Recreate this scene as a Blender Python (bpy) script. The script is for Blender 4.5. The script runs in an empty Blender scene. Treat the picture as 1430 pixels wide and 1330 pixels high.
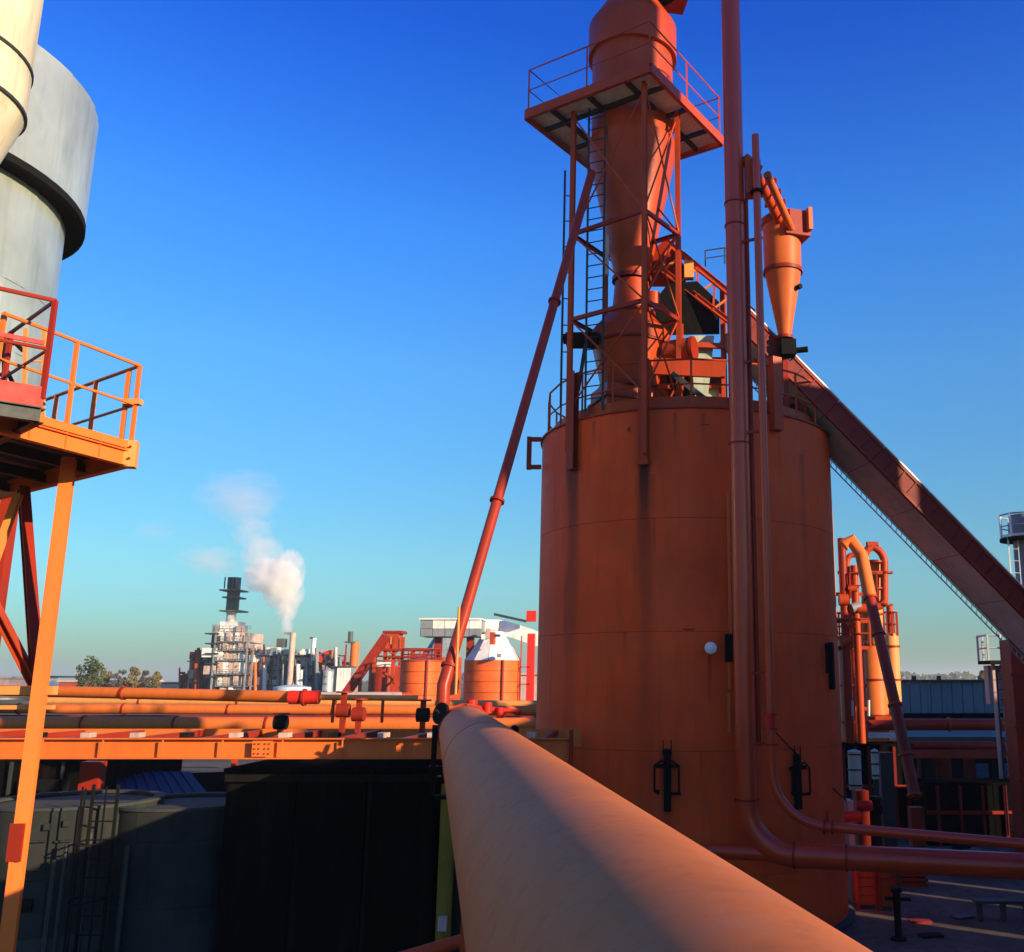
HAZE = True
import bpy, bmesh, math, random
from mathutils import Vector, Matrix
random.seed(7)
C = bpy.context.scene.collection
scn = bpy.context.scene
R = math.radians
# ---------------------------------------------------------------- camera
H = 5.05                       # eye height above the yard
TH = math.atan(285/1341)       # the camera looks up by this angle
F = 1341.0
cam = bpy.data.objects.new('camera', bpy.data.cameras.new('camera'))
C.objects.link(cam); scn.camera = cam
cam.location = (0, 0, H); cam.rotation_euler = (R(90)+TH, 0, 0)
cam.data.sensor_width = 36; cam.data.lens = F/1430*36
cam.data.shift_x = -(900-715)/1430
cam.data.clip_start = 0.05; cam.data.clip_end = 20000
# ---------------------------------------------------------------- light
SUN_AZ, SUN_EL = 55, 15        # azimuth from straight behind the camera towards the right
sv = Vector((math.sin(R(SUN_AZ))*math.cos(R(SUN_EL)), -math.cos(R(SUN_AZ))*math.cos(R(SUN_EL)), math.sin(R(SUN_EL))))
sun = bpy.data.objects.new('sun', bpy.data.lights.new('sun', 'SUN')); C.objects.link(sun)
sun.data.energy = 5.0; sun.data.angle = R(0.5); sun.data.color = (1.0, 0.77, 0.50)
sun.rotation_euler = sv.to_track_quat('Z', 'Y').to_euler()
w = bpy.data.worlds.new('World'); scn.world = w; w.use_nodes = True
nt = w.node_tree; nt.nodes.clear()
sky = nt.nodes.new('ShaderNodeTexSky'); sky.sky_type = 'NISHITA'; sky.sun_disc = False
sky.sun_elevation = R(SUN_EL); sky.sun_rotation = math.atan2(sv.x, sv.y)
sky.altitude = 0; sky.air_density = 1.0; sky.dust_density = 0.3; sky.ozone_density = 2.2
hs = nt.nodes.new('ShaderNodeHueSaturation'); hs.inputs['Saturation'].default_value = 1.25
hs.inputs['Hue'].default_value = 0.5
bg = nt.nodes.new('ShaderNodeBackground'); bg.inputs['Strength'].default_value = 0.09
wo = nt.nodes.new('ShaderNodeOutputWorld')
# colour grade of the sky by height above the horizon, the same all the way round
wtc = nt.nodes.new('ShaderNodeTexCoord'); wsep = nt.nodes.new('ShaderNodeSeparateXYZ'); wcr = nt.nodes.new('ShaderNodeValToRGB')
nt.links.new(wtc.outputs['Generated'], wsep.inputs[0]); nt.links.new(wsep.outputs[2], wcr.inputs[0])
GR = [(0.0, (.26, .45, .58)), (.025, (.33, .55, .64)), (.069, (.42, .73, .84)), (.116, (.56, .90, .96)), (.313, (.76, 1.25, 1.58)), (.438, (.54, 1.2, 2.0)), (.60, (.09, .68, 2.0)), (1.0, (.07, .56, 1.8))]
el = wcr.color_ramp.elements
while len(el) > 1: el.remove(el[-1])
el[0].position = GR[0][0]; el[0].color = tuple(x/2 for x in GR[0][1])+(1,)
for p_, c_ in GR[1:]:
    e_ = el.new(p_); e_.color = tuple(x/2 for x in c_)+(1,)
wmx = nt.nodes.new('ShaderNodeVectorMath'); wmx.operation = 'MULTIPLY'; wm2 = nt.nodes.new('ShaderNodeVectorMath'); wm2.operation = 'SCALE'; wm2.inputs['Scale'].default_value = 2.0
nt.links.new(sky.outputs[0], hs.inputs['Color']); nt.links.new(hs.outputs[0], wmx.inputs[0]); nt.links.new(wcr.outputs[0], wmx.inputs[1])
nt.links.new(wmx.outputs[0], wm2.inputs[0]); nt.links.new(wm2.outputs[0], bg.inputs['Color'])
nt.links.new(bg.outputs[0], wo.inputs['Surface'])
scn.view_settings.view_transform = 'Standard'; scn.view_settings.look = 'None'
scn.view_settings.exposure = 0.72; scn.view_settings.gamma = 1.0
scn.view_settings.use_curve_mapping = False
scn.cycles.max_bounces = 8; scn.cycles.diffuse_bounces = 5; scn.cycles.volume_bounces = 6

# ---------------------------------------------------------------- geometry helpers
ct, st = math.cos(TH), math.sin(TH)
def ray(px, py):
    xc = (px-900)/F; yc = -(py-665)/F
    return Vector((xc, ct-yc*st, st+yc*ct))
def W(px, py, Y):              # the world point at forward distance Y seen in that direction
    d = ray(px, py); return Vector((0, 0, H)) + d*(Y/d.y)
def cyl_hit(px, py, cx, cy, r):
    d = ray(px, py); a = d.x**2+d.y**2; b = -2*(d.x*cx+d.y*cy); c = cx*cx+cy*cy-r*r
    t = (-b-math.sqrt(max(0, b*b-4*a*c)))/(2*a)
    return Vector((0, 0, H))+d*t
def V(*a): return Vector(a)

def tag(o, label=None, cat=None, group=None, kind=None):
    if label: o['label'] = label
    if cat: o['category'] = cat
    if group: o['group'] = group
    if kind: o['kind'] = kind
    return o
def empty(name, loc, label, cat, group=None):
    o = bpy.data.objects.new(name, None); C.objects.link(o); o.location = loc
    o.empty_display_size = 0.3
    return tag(o, label, cat, group)
ORIG = {}
def origin(o):
    p = V(0, 0, 0)
    while o is not None:
        p = p+Vector(o.location); o = o.parent
    return p
class MB:
    def __init__(s): s.v = []; s.f = []; s.sm = []
    def add(s, vs, fs, smooth=False):
        n = len(s.v); s.v += [Vector(v) for v in vs]
        s.f += [tuple(i+n for i in f) for f in fs]; s.sm += [smooth]*len(fs); return s
    def box(s, c, size, rz=0, M=None):
        hx, hy, hz = size[0]/2, size[1]/2, size[2]/2
        vs = [V(x, y, z) for z in (-hz, hz) for x, y in ((-hx, -hy), (hx, -hy), (hx, hy), (-hx, hy))]
        m = M if M is not None else Matrix.Rotation(rz, 3, 'Z')
        vs = [m @ v + Vector(c) for v in vs]
        return s.add(vs, [(3, 2, 1, 0), (4, 5, 6, 7), (0, 1, 5, 4), (1, 2, 6, 5), (2, 3, 7, 6), (3, 0, 4, 7)])
    def frame(s, p, q, up=None):
        d = (Vector(q)-Vector(p)); L = d.length; d.normalize()
        up = Vector(up) if up is not None else (V(0, 0, 1) if abs(d.z) < 0.95 else V(0, 1, 0))
        x = d.cross(up).normalized(); y = x.cross(d).normalized()
        return Matrix((x, y, d)).transposed(), L
    def bar(s, p, q, w_, h_, up=None):            # rectangular bar, w across, h along up
        m, L = s.frame(p, q, up)
        return s.box((Vector(p)+Vector(q))/2, (w_, h_, L), M=m)
    def section(s, p, q, prof, up=None):          # extrude a closed 2-D outline from p to q
        m, L = s.frame(p, q, up); n = len(prof)
        vs = [Vector(p)+m@V(a, b, 0) for a, b in prof]+[Vector(q)+m@V(a, b, 0) for a, b in prof]
        fs = [(i, (i+1) % n, n+(i+1) % n, n+i) for i in range(n)]+[tuple(range(n))[::-1], tuple(range(n, 2*n))]
        return s.add(vs, fs)
    def ibeam(s, p, q, w_, h_, t=0.02, up=None):
        a, b = w_/2, h_/2
        return s.section(p, q, [(-a, -b), (a, -b), (a, -b+t), (t/2, -b+t), (t/2, b-t), (a, b-t), (a, b), (-a, b), (-a, b-t), (-t/2, b-t), (-t/2, -b+t), (-a, -b+t)], up)
    def channel(s, p, q, w_, h_, t=0.02, up=None):
        a, b = w_/2, h_/2
        return s.section(p, q, [(-a, -b), (a, -b), (a, -b+t), (-a+t, -b+t), (-a+t, b-t), (a, b-t), (a, b), (-a, b)], up)
    def tube(s, pts, r, seg=16, cap=True, rs=None):
        pts = [Vector(p) for p in pts]; n = len(pts); base = len(s.v)
        x = None; vs = []
        for i, p in enumerate(pts):
            d = (pts[min(i+1, n-1)]-pts[max(i-1, 0)]).normalized()
            if x is None:
                x = d.cross(V(0, 0, 1) if abs(d.z) < .9 else V(1, 0, 0)).normalized()
            else:
                x = (x-d*x.dot(d)).normalized()
            y = d.cross(x)
            rr = rs[i] if rs else r
            for k in range(seg):
                a = 2*math.pi*k/seg; vs.append(p+x*math.cos(a)*rr+y*math.sin(a)*rr)
        fs = [(i*seg+k, i*seg+(k+1) % seg, (i+1)*seg+(k+1) % seg, (i+1)*seg+k) for i in range(n-1) for k in range(seg)]
        s.add(vs, fs, True)
        if cap:
            s.add([vs[k] for k in range(seg)], [tuple(range(seg))[::-1]])
            s.add([vs[(n-1)*seg+k] for k in range(seg)], [tuple(range(seg))])
        return s
    def lathe(s, prof, c, seg=48, a0=0, a1=2*math.pi):   # prof: (radius, z) from bottom to top
        full = abs(a1-a0-2*math.pi) < 1e-6; m = seg if full else seg+1
        vs = [V(c[0]+r*math.cos(a0+(a1-a0)*k/seg), c[1]+r*math.sin(a0+(a1-a0)*k/seg), z+(c[2] if len(c) > 2 else 0)) for r, z in prof for k in range(m)]
        fs = []
        for i in range(len(prof)-1):
            for k in range(seg):
                k2 = (k+1) % m if full else k+1
                fs.append((i*m+k, i*m+k2, (i+1)*m+k2, (i+1)*m+k))
        return s.add(vs, fs, True)
    def ring(s, c, z, r0, r1, h, seg=48):          # solid flat ring
        return s.lathe([(r0, z), (r1, z), (r1, z+h), (r0, z+h), (r0, z)], c, seg)
    def disc_at(s, p, d, r, h, seg=20):            # a short cylinder centred at p along d
        d = Vector(d).normalized(); return s.tube([Vector(p)-d*h/2, Vector(p)+d*h/2], r, seg)
    def build(s, name, m, parent=None, loc=None):
        o0 = origin(parent) if parent is not None else (Vector(loc) if loc is not None else V(0, 0, 0))
        me = bpy.data.meshes.new(name); me.from_pydata([tuple(v-o0) for v in s.v], [], s.f)
        me.polygons.foreach_set('use_smooth', s.sm); me.update()
        if any(s.sm): me.set_sharp_from_angle(angle=R(38))
        me.materials.append(m)
        o = bpy.data.objects.new(name, me); C.objects.link(o)
        if parent is not None: o.parent = parent
        elif loc is not None: o.location = loc
        return o
def arc(a, corner, b, r, n=10):
    """points of a pipe bend: from a to b round the corner"""
    a, c, b = Vector(a), Vector(corner), Vector(b)
    u = (a-c).normalized(); v = (b-c).normalized()
    ang = u.angle(v); t = r/math.tan(ang/2)
    p0, p1 = c+u*t, c+v*t
    ctr = c+(u+v).normalized()*(r/math.sin(ang/2))
    r0 = p0-ctr; r1 = p1-ctr; tot = r0.angle(r1)
    return [ctr+(r0*math.sin(tot*(1-k/n))+r1*math.sin(tot*k/n))/math.sin(tot) for k in range(n+1)]
def path(pts, rads, n=10):
    out = [Vector(pts[0])]
    for i in range(1, len(pts)-1):
        out += arc(pts[i-1], pts[i], pts[i+1], rads[i-1] if isinstance(rads, (list, tuple)) else rads, n)
    return out+[Vector(pts[-1])]
def flanges(root, pts, r, m, at=None, thick=0.03, name='flange'):
    for (p, d) in at: MB().disc_at(p, d, r, thick).build(name, m, root)

# ---------------------------------------------------------------- materials
def N(t, typ, **kw):
    n = t.nodes.new(typ)
    for k, v in kw.items(): setattr(n, k, v)
    return n
def ramp(t, a, b, src):
    m = N(t, 'ShaderNodeMapRange'); m.inputs['From Min'].default_value = a; m.inputs['From Max'].default_value = b
    t.links.new(src, m.inputs['Value']); return m.outputs[0]
def mth(t, op, a, b=None, c=None):
    m = N(t, 'ShaderNodeMath', operation=op)
    for i, x in enumerate((a, b, c)):
        if x is None: continue
        if isinstance(x, (int, float)): m.inputs[i].default_value = x
        else: t.links.new(x, m.inputs[i])
    return m.outputs[0]
def mixc(t, fac, a, b, blend='MIX'):
    m = N(t, 'ShaderNodeMix', data_type='RGBA', blend_type=blend)
    for s_, x in ((0, fac), (6, a), (7, b)):
        if isinstance(x, (int, float)): m.inputs[s_].default_value = x
        elif isinstance(x, tuple): m.inputs[s_].default_value = (x[0], x[1], x[2], 1)
        else: t.links.new(x, m.inputs[s_])
    return m.outputs[2]
def noise(t, vec, scale, detail=4, rough=.55):
    n = N(t, 'ShaderNodeTexNoise'); n.inputs['Scale'].default_value = scale
    n.inputs['Detail'].default_value = detail; n.inputs['Roughness'].default_value = rough
    t.links.new(vec, n.inputs['Vector']); return n.outputs['Fac']
def paint(name, col, rough=.45, metal=0.0, var=.18, dirt=.45, dirtcol=(.05, .03, .025), scale=1.0, bump=.15, vert=True, stains=(), spec=.22, patch=None, rvar=1.0):
    m = bpy.data.materials.new(name); m.use_nodes = True; t = m.node_tree; t.nodes.clear()
    out = N(t, 'ShaderNodeOutputMaterial'); b = N(t, 'ShaderNodeBsdfPrincipled'); t.links.new(b.outputs[0], out.inputs[0])
    tc = N(t, 'ShaderNodeTexCoord'); vec = tc.outputs['Object']
    mp = N(t, 'ShaderNodeMapping'); mp.inputs['Scale'].default_value = (1, 1, .12 if vert else 1); t.links.new(vec, mp.inputs['Vector'])
    big = noise(t, vec, .7*scale, 3); fine = noise(t, vec, 9*scale, 6, .65); stk = noise(t, mp.outputs[0], 5*scale, 5, .6)
    c = mixc(t, ramp(t, .3, .7, big), tuple(x*(1-var) for x in col), tuple(min(1, x*(1+var)) for x in col))
    c = mixc(t, mth(t, 'MULTIPLY', ramp(t, .5, .78, stk), dirt), c, dirtcol)
    c = mixc(t, mth(t, 'MULTIPLY', ramp(t, .62, .8, fine), dirt*.7), c, dirtcol)
    if patch: c = mixc(t, mth(t, 'MULTIPLY', ramp(t, .48, .6, noise(t, vec, 1.3*scale, 5, .7)), patch[1]), c, patch[0])
    if stains:
        sep = N(t, 'ShaderNodeSeparateXYZ'); t.links.new(vec, sep.inputs[0])
        tot = None
        for (x0, ztop, ln, wd, k) in stains:
            wob = mth(t, 'MULTIPLY', mth(t, 'SUBTRACT', stk, .5), wd*1.2)
            dx = mth(t, 'ABSOLUTE', mth(t, 'ADD', mth(t, 'SUBTRACT', sep.outputs[0], x0), wob))
            a = ramp(t, wd, wd*.25, dx)
            z = ramp(t, ztop-ln, ztop, sep.outputs[2])
            z = mth(t, 'POWER', z, 1.3)
            z = mth(t, 'MULTIPLY', z, mth(t, 'LESS_THAN', sep.outputs[2], ztop))
            z = mth(t, 'MULTIPLY', z, mth(t, 'LESS_THAN', sep.outputs[1], 0.0))
            mk = mth(t, 'MULTIPLY', mth(t, 'MULTIPLY', a, z), k)
            tot = mk if tot is None else mth(t, 'MAXIMUM', tot, mk)
        c = mixc(t, tot, c, (.02, .012, .01))
    t.links.new(c, b.inputs['Base Color'])
    b.inputs['Metallic'].default_value = metal
    t.links.new(ramp(t, .2, .8, fine), N(t, 'ShaderNodeMath').inputs[0])
    rr = N(t, 'ShaderNodeMapRange'); rr.inputs['To Min'].default_value = max(.02, rough-.12*rvar); rr.inputs['To Max'].default_value = min(1, rough+.15*rvar)
    t.links.new(fine, rr.inputs['Value']); t.links.new(rr.outputs[0], b.inputs['Roughness'])
    b.inputs['Specular IOR Level'].default_value = spec
    bp = N(t, 'ShaderNodeBump'); bp.inputs['Strength'].default_value = bump; bp.inputs['Distance'].default_value = .02
    hgt = mth(t, 'ADD', mth(t, 'MULTIPLY', fine, .35), big)
    t.links.new(hgt, bp.inputs['Height']); t.links.new(bp.outputs[0], b.inputs['Normal'])
    return m
RED = (.46, .055, .010)
M = {}
M['red'] = paint('oxide red paint', RED, .42, dirt=.35)
M['reddark'] = paint('dark oxide red paint', (.30, .024, .008), .45, dirt=.35)
M['orange'] = paint('orange paint', (.72, .168, .028), .5, dirt=.2, var=.1)
M['orangepale'] = paint('sun bleached orange paint', (.76, .30, .075), .5, dirt=.2, var=.12)
M['cycorange'] = paint('burnt orange paint', (.62, .13, .026), .45, dirt=.3)
M['fgpipe'] = paint('chalky orange pipe paint', (.56, .150, .032), .65, dirt=.26, var=.08, vert=False, scale=3.0, bump=.06, spec=.3, patch=((.5, .17, .07), .4))
M['pipe'] = paint('glossy oxide red pipe paint', (.54, .050, .010), .30, dirt=.14, spec=.5, bump=.0, rvar=.06, var=.1)
M['maroon'] = paint('deep maroon sheet paint', (.20, .014, .008), .5, dirt=.3)
M['maroonpipe'] = paint('maroon pipe paint', (.34, .035, .014), .34, dirt=.2, bump=.0, rvar=.06)
M['bright'] = paint('bright red paint', (.68, .022, .012), .5, dirt=.1, spec=.25)
M['cream'] = paint('cream silo paint', (.74, .66, .44), .5, dirt=.5, dirtcol=(.25, .2, .12))
M['steel'] = paint('weathered galvanised cladding', (.64, .68, .54), .36, metal=.6, dirt=.4, dirtcol=(.2, .24, .15), var=.22, scale=.8, spec=.5)
M['steeldark'] = paint('grey steel', (.05, .055, .053), .55, metal=.3, dirt=.4)
M['black'] = paint('black rubber and soot', (.008, .008, .008), .8, dirt=.2, spec=.12)
M['tankorange'] = paint('red orange tank paint', (.80, .125, .018), .5, dirt=.2)
M['grating'] = paint('pale deck panel', (.78, .80, .70), .5, dirt=.4, dirtcol=(.2, .22, .18), scale=2)
M['greybelly'] = paint('grey sheet belly', (.52, .62, .62), .6, dirt=.3, vert=False)
M['concrete'] = paint('stained concrete darkened for shade', (.034, .037, .034), .85, dirt=.7, dirtcol=(.02, .022, .02), var=.4, bump=.5, spec=.1)  # base colour darkened so the pit reads as shaded
M['concretedk'] = paint('dark stained concrete darkened for shade', (.05, .055, .05), .85, dirt=.7, dirtcol=(.015, .032, .03), var=.3, bump=.5)
M['darkclad'] = paint('cladding blackened for shade', (.006, .006, .006), .95, dirt=.3, spec=.0)  # near-black base puts deep shade into the walls
M['olive'] = paint('olive mossy column', (.22, .165, .02), .8, dirt=.5)
M['blueroof'] = paint('blue roof sheet', (.008, .014, .06), .8, dirt=.4)
M['white'] = paint('white paint', (.78, .76, .70), .5, dirt=.3, dirtcol=(.3, .25, .2))
M['galv'] = paint('bright galvanised steel', (.55, .56, .54), .4, metal=.5, dirt=.3)
M['grey'] = paint('mid grey cladding', (.22, .25, .26), .6, dirt=.4)
M['pink'] = paint('faded pinkish cladding', (.55, .40, .33), .6, dirt=.5, dirtcol=(.2, .08, .06))
M['stack'] = paint('sooty steel stack', (.09, .10, .09), .6, dirt=.4)
M['greenwhite'] = paint('pale green vessel', (.5, .56, .42), .5, dirt=.4)
M['roofgrey'] = paint('blue grey roof sheeting', (.15, .185, .19), .55, dirt=.55, dirtcol=(.06, .07, .07), scale=.4)
M['trunk'] = paint('bark', (.08, .06, .04), .9)
def ground_mat():
    m = bpy.data.materials.new('yard ground'); m.use_nodes = True; t = m.node_tree
    b = t.nodes['Principled BSDF']; tc = N(t, 'ShaderNodeTexCoord'); v = tc.outputs['Object']
    a = noise(t, v, .12, 6, .6); f = noise(t, v, 2.5, 8, .7); g = noise(t, v, .012, 4, .6)
    c = mixc(t, ramp(t, .35, .65, a), (.085, .07, .055), (.16, .13, .09))
    c = mixc(t, mth(t, 'MULTIPLY', ramp(t, .5, .75, f), .6), c, (.035, .028, .022))
    sep = N(t, 'ShaderNodeSeparateXYZ'); t.links.new(v, sep.inputs[0])
    far = ramp(t, 60, 110, sep.outputs[1])
    fld = mixc(t, ramp(t, .42, .55, g), (.10, .105, .03), (.22, .17, .08))
    c = mixc(t, far, c, fld)
    t.links.new(c, b.inputs['Base Color']); b.inputs['Roughness'].default_value = 1.0; b.inputs['Specular IOR Level'].default_value = .05
    bp = N(t, 'ShaderNodeBump'); bp.inputs['Strength'].default_value = .6; bp.inputs['Distance'].default_value = .05
    t.links.new(f, bp.inputs['Height']); t.links.new(bp.outputs[0], b.inputs['Normal'])
    return m
def leaf_mat(name, c1, c2):
    m = bpy.data.materials.new(name); m.use_nodes = True; t = m.node_tree; b = t.nodes['Principled BSDF']
    tc = N(t, 'ShaderNodeTexCoord'); n = noise(t, tc.outputs['Object'], 1.2, 4)
    t.links.new(mixc(t, ramp(t, .35, .65, n), c1, c2), b.inputs['Base Color']); b.inputs['Roughness'].default_value = .7
    return m
M['ground'] = ground_mat()
M['leaf'] = leaf_mat('green foliage', (.035, .06, .012), (.085, .10, .02))
M['leafyellow'] = leaf_mat('autumn foliage', (.13, .10, .02), (.22, .15, .03))
M['leafdull'] = leaf_mat('dull foliage', (.07, .07, .035), (.12, .10, .05))

# ---------------------------------------------------------------- ground
mb = MB(); n = 40
xs = [-4000+8000*i/n for i in range(n+1)]
S = 4400
mb.add([V(-S, -350, 0), V(S, -350, 0), V(S, 5100, 0), V(-S, 5100, 0)], [(0, 1, 2, 3)])
tag(mb.build('ground', M['ground']), kind='structure')
# concrete yard slabs at the lower right, laid flush on the ground
yard = MB().box((11, 24, .012), (19, 26, .02)).build('pavement', paint('yard concrete', (.13, .105, .075), .95, dirt=.75, vert=False, scale=.8, bump=.4, spec=.05, var=.35), loc=(11, 24, 0))
tag(yard, kind='structure')

# ---------------------------------------------------------------- clad cylinder of single plates
def clad(root, cx, cy, r, zs, nplate, m, name='shell_plate', lap=.010, th=.012, seg=5, shift=True):
    for i in range(len(zs)-1):
        off = (i % 2)*.5 if shift else 0
        for k in range(nplate):
            a0 = 2*math.pi*(k+off)/nplate; a1 = 2*math.pi*(k+1+off)/nplate
            b = MB(); vs = []
            for j in range(seg+1):
                a = a0+(a1-a0)*j/seg; rr = r+lap*j/seg*.4
                for (q, z) in ((rr, zs[i]+.004), (rr, zs[i+1]-.004), (rr-th, zs[i+1]-.004), (rr-th, zs[i]+.004)):
                    vs.append(V(cx+q*math.cos(a), cy+q*math.sin(a), z))
            fo = []; 
            for j in range(seg): fo.append((j*4, (j+1)*4, (j+1)*4+1, j*4+1))
            b.add(vs, fo, True)
            ft = []
            for j in range(seg):
                ft += [(j*4+1, (j+1)*4+1, (j+1)*4+2, j*4+2), (j*4+3, j*4+2, (j+1)*4+2, (j+1)*4+3), (j*4, j*4+3, (j+1)*4+3, (j+1)*4)]
            ft += [(0, 1, 2, 3), (seg*4+3, seg*4+2, seg*4+1, seg*4)]
            b.add(vs, ft)
            b.build(name, m, root)

def railing(root, pts, h, m, step=1.1, r=.022, kick=.12, mid=1, closed=False, names=True):
    """posts, handrail and mid rails along a polyline"""
    pts = [Vector(p) for p in pts]
    if closed: pts = pts+[pts[0]]
    up = V(0, 0, 1)
    hr = MB(); hr.tube([p+up*h for p in pts], r, 8); hr.build('handrail', m, root)
    for k in range(1, mid+1):
        MB().tube([p+up*(h*k/(mid+1)) for p in pts], r*.8, 8).build('mid_rail', m, root)
    if kick:
        for i in range(len(pts)-1):
            MB().bar(pts[i]+up*kick/2, pts[i+1]+up*kick/2, .012, kick, up).build('toe_board', m, root)
    done = []
    for i in range(len(pts)-1):
        L = (pts[i+1]-pts[i]).length; n = max(1, round(L/step))
        for k in range(n+1):
            p = pts[i].lerp(pts[i+1], k/n)
            if any((p-q).length < .05 for q in done): continue
            done.append(p)
            MB().bar(p, p+up*h, r*1.8, r*1.8).build('post', m, root)

def ladder(root, p, q, width, m, across, rung=.3, cage=False):
    p, q, a = Vector(p), Vector(q), Vector(across).normalized()*width/2
    for s_ in (-1, 1): MB().bar(p+a*s_, q+a*s_, .05, .03).build('stile', m, root)
    L = (q-p).length; n = int(L/rung)
    for k in range(1, n):
        c = p.lerp(q, k/n); MB().tube([c-a, c+a], .014, 6).build('rung', m, root)
    if cage:
        nrm = a.cross(q-p).normalized()
        if nrm.y > 0: nrm = -nrm
        for k in range(2, n, 3):
            c = p.lerp(q, k/n)
            pts = [c+a*1.15*math.cos(t)+nrm*.62*math.sin(t) for t in [math.pi*j/10 for j in range(11)]]
            MB().tube(pts, .014, 6).build('cage_hoop', m, root)
        for t in (.6, 1.57, 2.54):
            o = a*1.15*math.cos(t)+nrm*.62*math.sin(t)
            MB().bar(p.lerp(q, .1)+o, q+o, .03, .012).build('cage_strap', m, root)

# ================================================================ main storage tank
TX, TY, TR = 1.0, 23.04, 3.5
tank = empty('storage_tank', (TX, TY, 0), 'huge dark red storage tank standing alone in the middle with black stains below its rim', 'tank')
ZT = H+5.62
# stain positions in the tank's own coordinates
pA = cyl_hit(800, 640, TX, TY, TR); pF = cyl_hit(899, 650, TX, TY, TR); pD1 = cyl_hit(931, 1090, TX, TY, TR); pD2 = cyl_hit(1113, 1090, TX, TY, TR); pLmp = cyl_hit(990, 910, TX, TY, TR)
M['tank'] = paint('matt oxide red tank paint', (.78, .088, .014), .6, dirt=.26, var=.14, dirtcol=(.12, .02, .012), spec=.18, patch=((.62, .10, .03), .35),
    stains=((pF.x-TX, pF.z+.1, 4.0, .17, 1.0), (pF.x-TX+.02, pF.z-.2, 9, .24, .5), (pA.x-TX, pA.z-.1, 7.5, .2, .8), (pD1.x-TX, pD1.z+.6, 2.6, .13, .8),
            (pD2.x-TX, pD2.z+.4, 2.2, .1, .6), (pLmp.x-TX, pLmp.z, 1.3, .05, .6), (2.45, 9.9, 5, .1, .35)) + tuple((x_, z_, l_, .05, k_) for x_, z_, l_, k_ in ((-2.7, ZT-.1, 1.4, .5), (-2.1, ZT-.1, .8, .45), (-.35, ZT-.1, 1.1, .5), (.25, ZT-.1, .7, .4), (.85, H+.96, 1.3, .45), (-.8, H+3.28, 1.0, .4), (1.9, ZT-.1, 1.6, .45), (-1.4, H+.96, .9, .35), (.1, H-1.37, .8, .4))))
zs = [H-5.05, H-3.7, H-1.37, H+.96, H+3.28, ZT]
clad(tank, TX, TY, TR, zs, 12, M['tank'], shift=True)
MB().lathe([(TR-.03, 0), (TR-.03, ZT-.02), (0.01, ZT+.0)], (TX, TY), 64).build('inner_shell', M['reddark'], tank)
MB().ring((TX, TY), ZT, TR-.02, TR+.05, .035, 72).build('rim_ring', M['reddark'], tank)
MB().ring((TX, TY), ZT+.04, TR-.35, TR-.25, .30, 64).build('curb_beam', M['red'], tank)
MB().lathe([(TR+.14, 0), (TR+.14, .12), (TR+.01, .16)], (TX, TY), 64).build('foundation_ring', M['concretedk'], tank)
# railing round the rim: built as a polygon of short straights
rail_pts = []
for k in range(0, 24):
    a = 2*math.pi*k/24
    rail_pts.append(V(TX+(TR-.12)*math.cos(a), TY+(TR-.12)*math.sin(a), ZT+.03))
railing(tank, rail_pts, 1.1, M['red'], step=1.8, r=.024, kick=.1, mid=1, closed=True)
# brackets that hang over the rim
def rim_bracket(px, py0, py1, wd, m, dep=.16):
    p = cyl_hit(px, (py0+py1)/2, TX, TY, TR+dep/2)
    top = W(px, py0, p.y).z; bot = W(px, py1, p.y).z
    a = math.atan2(p.y-TY, p.x-TX)
    b = MB(); b.channel((p.x, p.y, bot), (p.x, p.y, top), wd, dep, .02, up=(math.cos(a), math.sin(a), 0))
    b.box((p.x, p.y, bot-.012), (wd, dep, .022), rz=a-math.pi/2)
    b.build('column_bracket', m, tank)
rim_bracket(800, 520, 655, .22, M['reddark'])
rim_bracket(899, 500, 648, .21, M['red'])
rim_bracket(1083, 500, 600, .24, M['red'], .2)
# outrigger frame on the left rim
pl = V(TX-TR-.02, TY-1.0, 0); 
for z in (ZT-.05, ZT-.72): MB().box((pl.x-.08, pl.y, z), (.34, .12, .09)).build('outrigger_arm', M['reddark'], tank)
MB().box((pl.x-.2, pl.y, ZT-.385), (.10, .14, .78)).build('outrigger_post', M['reddark'], tank)
# black locking clamps
def clamp(px, py, hgt, full=True):
    p = cyl_hit(px, py, TX, TY, TR+.05); a = math.atan2(p.y-TY, p.x-TX)
    m = Matrix.Rotation(a+math.pi/2, 3, 'Z')
    def P(x, y, z): return p+m@V(x, y, z)
    MB().box(P(0, 0, 0), (.13, .10, hgt), M=m).build('clamp_bar', M['black'], tank)
    if full:
        b = MB()
        for s_ in (-1, 1):
            b.tube([P(0, -.05, .30), P(s_*.10, -.1, .38), P(s_*.24, -.1, .28), P(s_*.24, -.1, -.20), P(s_*.16, -.06, -.25)], .022, 8)
        b.box(P(0, -.03, .27), (.44, .06, .07), M=m)
        b.build('clamp_arms', M['black'], tank)
        c = MB(); c.box(P(.17, -.06, -.24), (.20, .06, .05), M=m); c.box(P(-.19, -.06, -.2), (.08, .06, .06), M=m); c.build('clamp_foot', M['black'], tank)
        for s_ in (-.08, .08): MB().tube([P(s_, -.02, hgt/2-.1), P(s_, -.02, hgt/2+.18)], .012, 6).build('clamp_rod', M['black'], tank)
clamp(932, 1090, 1.15); clamp(1114, 1092, 1.05)
clamp(1161, 930, 1.0, False)
p = cyl_hit(1154, 920, TX, TY, TR+.08); MB().tube([p+V(0, 0, -.3), p+V(.0, -.06, 0), p+V(0, 0, .32)], .03, 8).build('clamp_handle', M['black'], tank)
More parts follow.
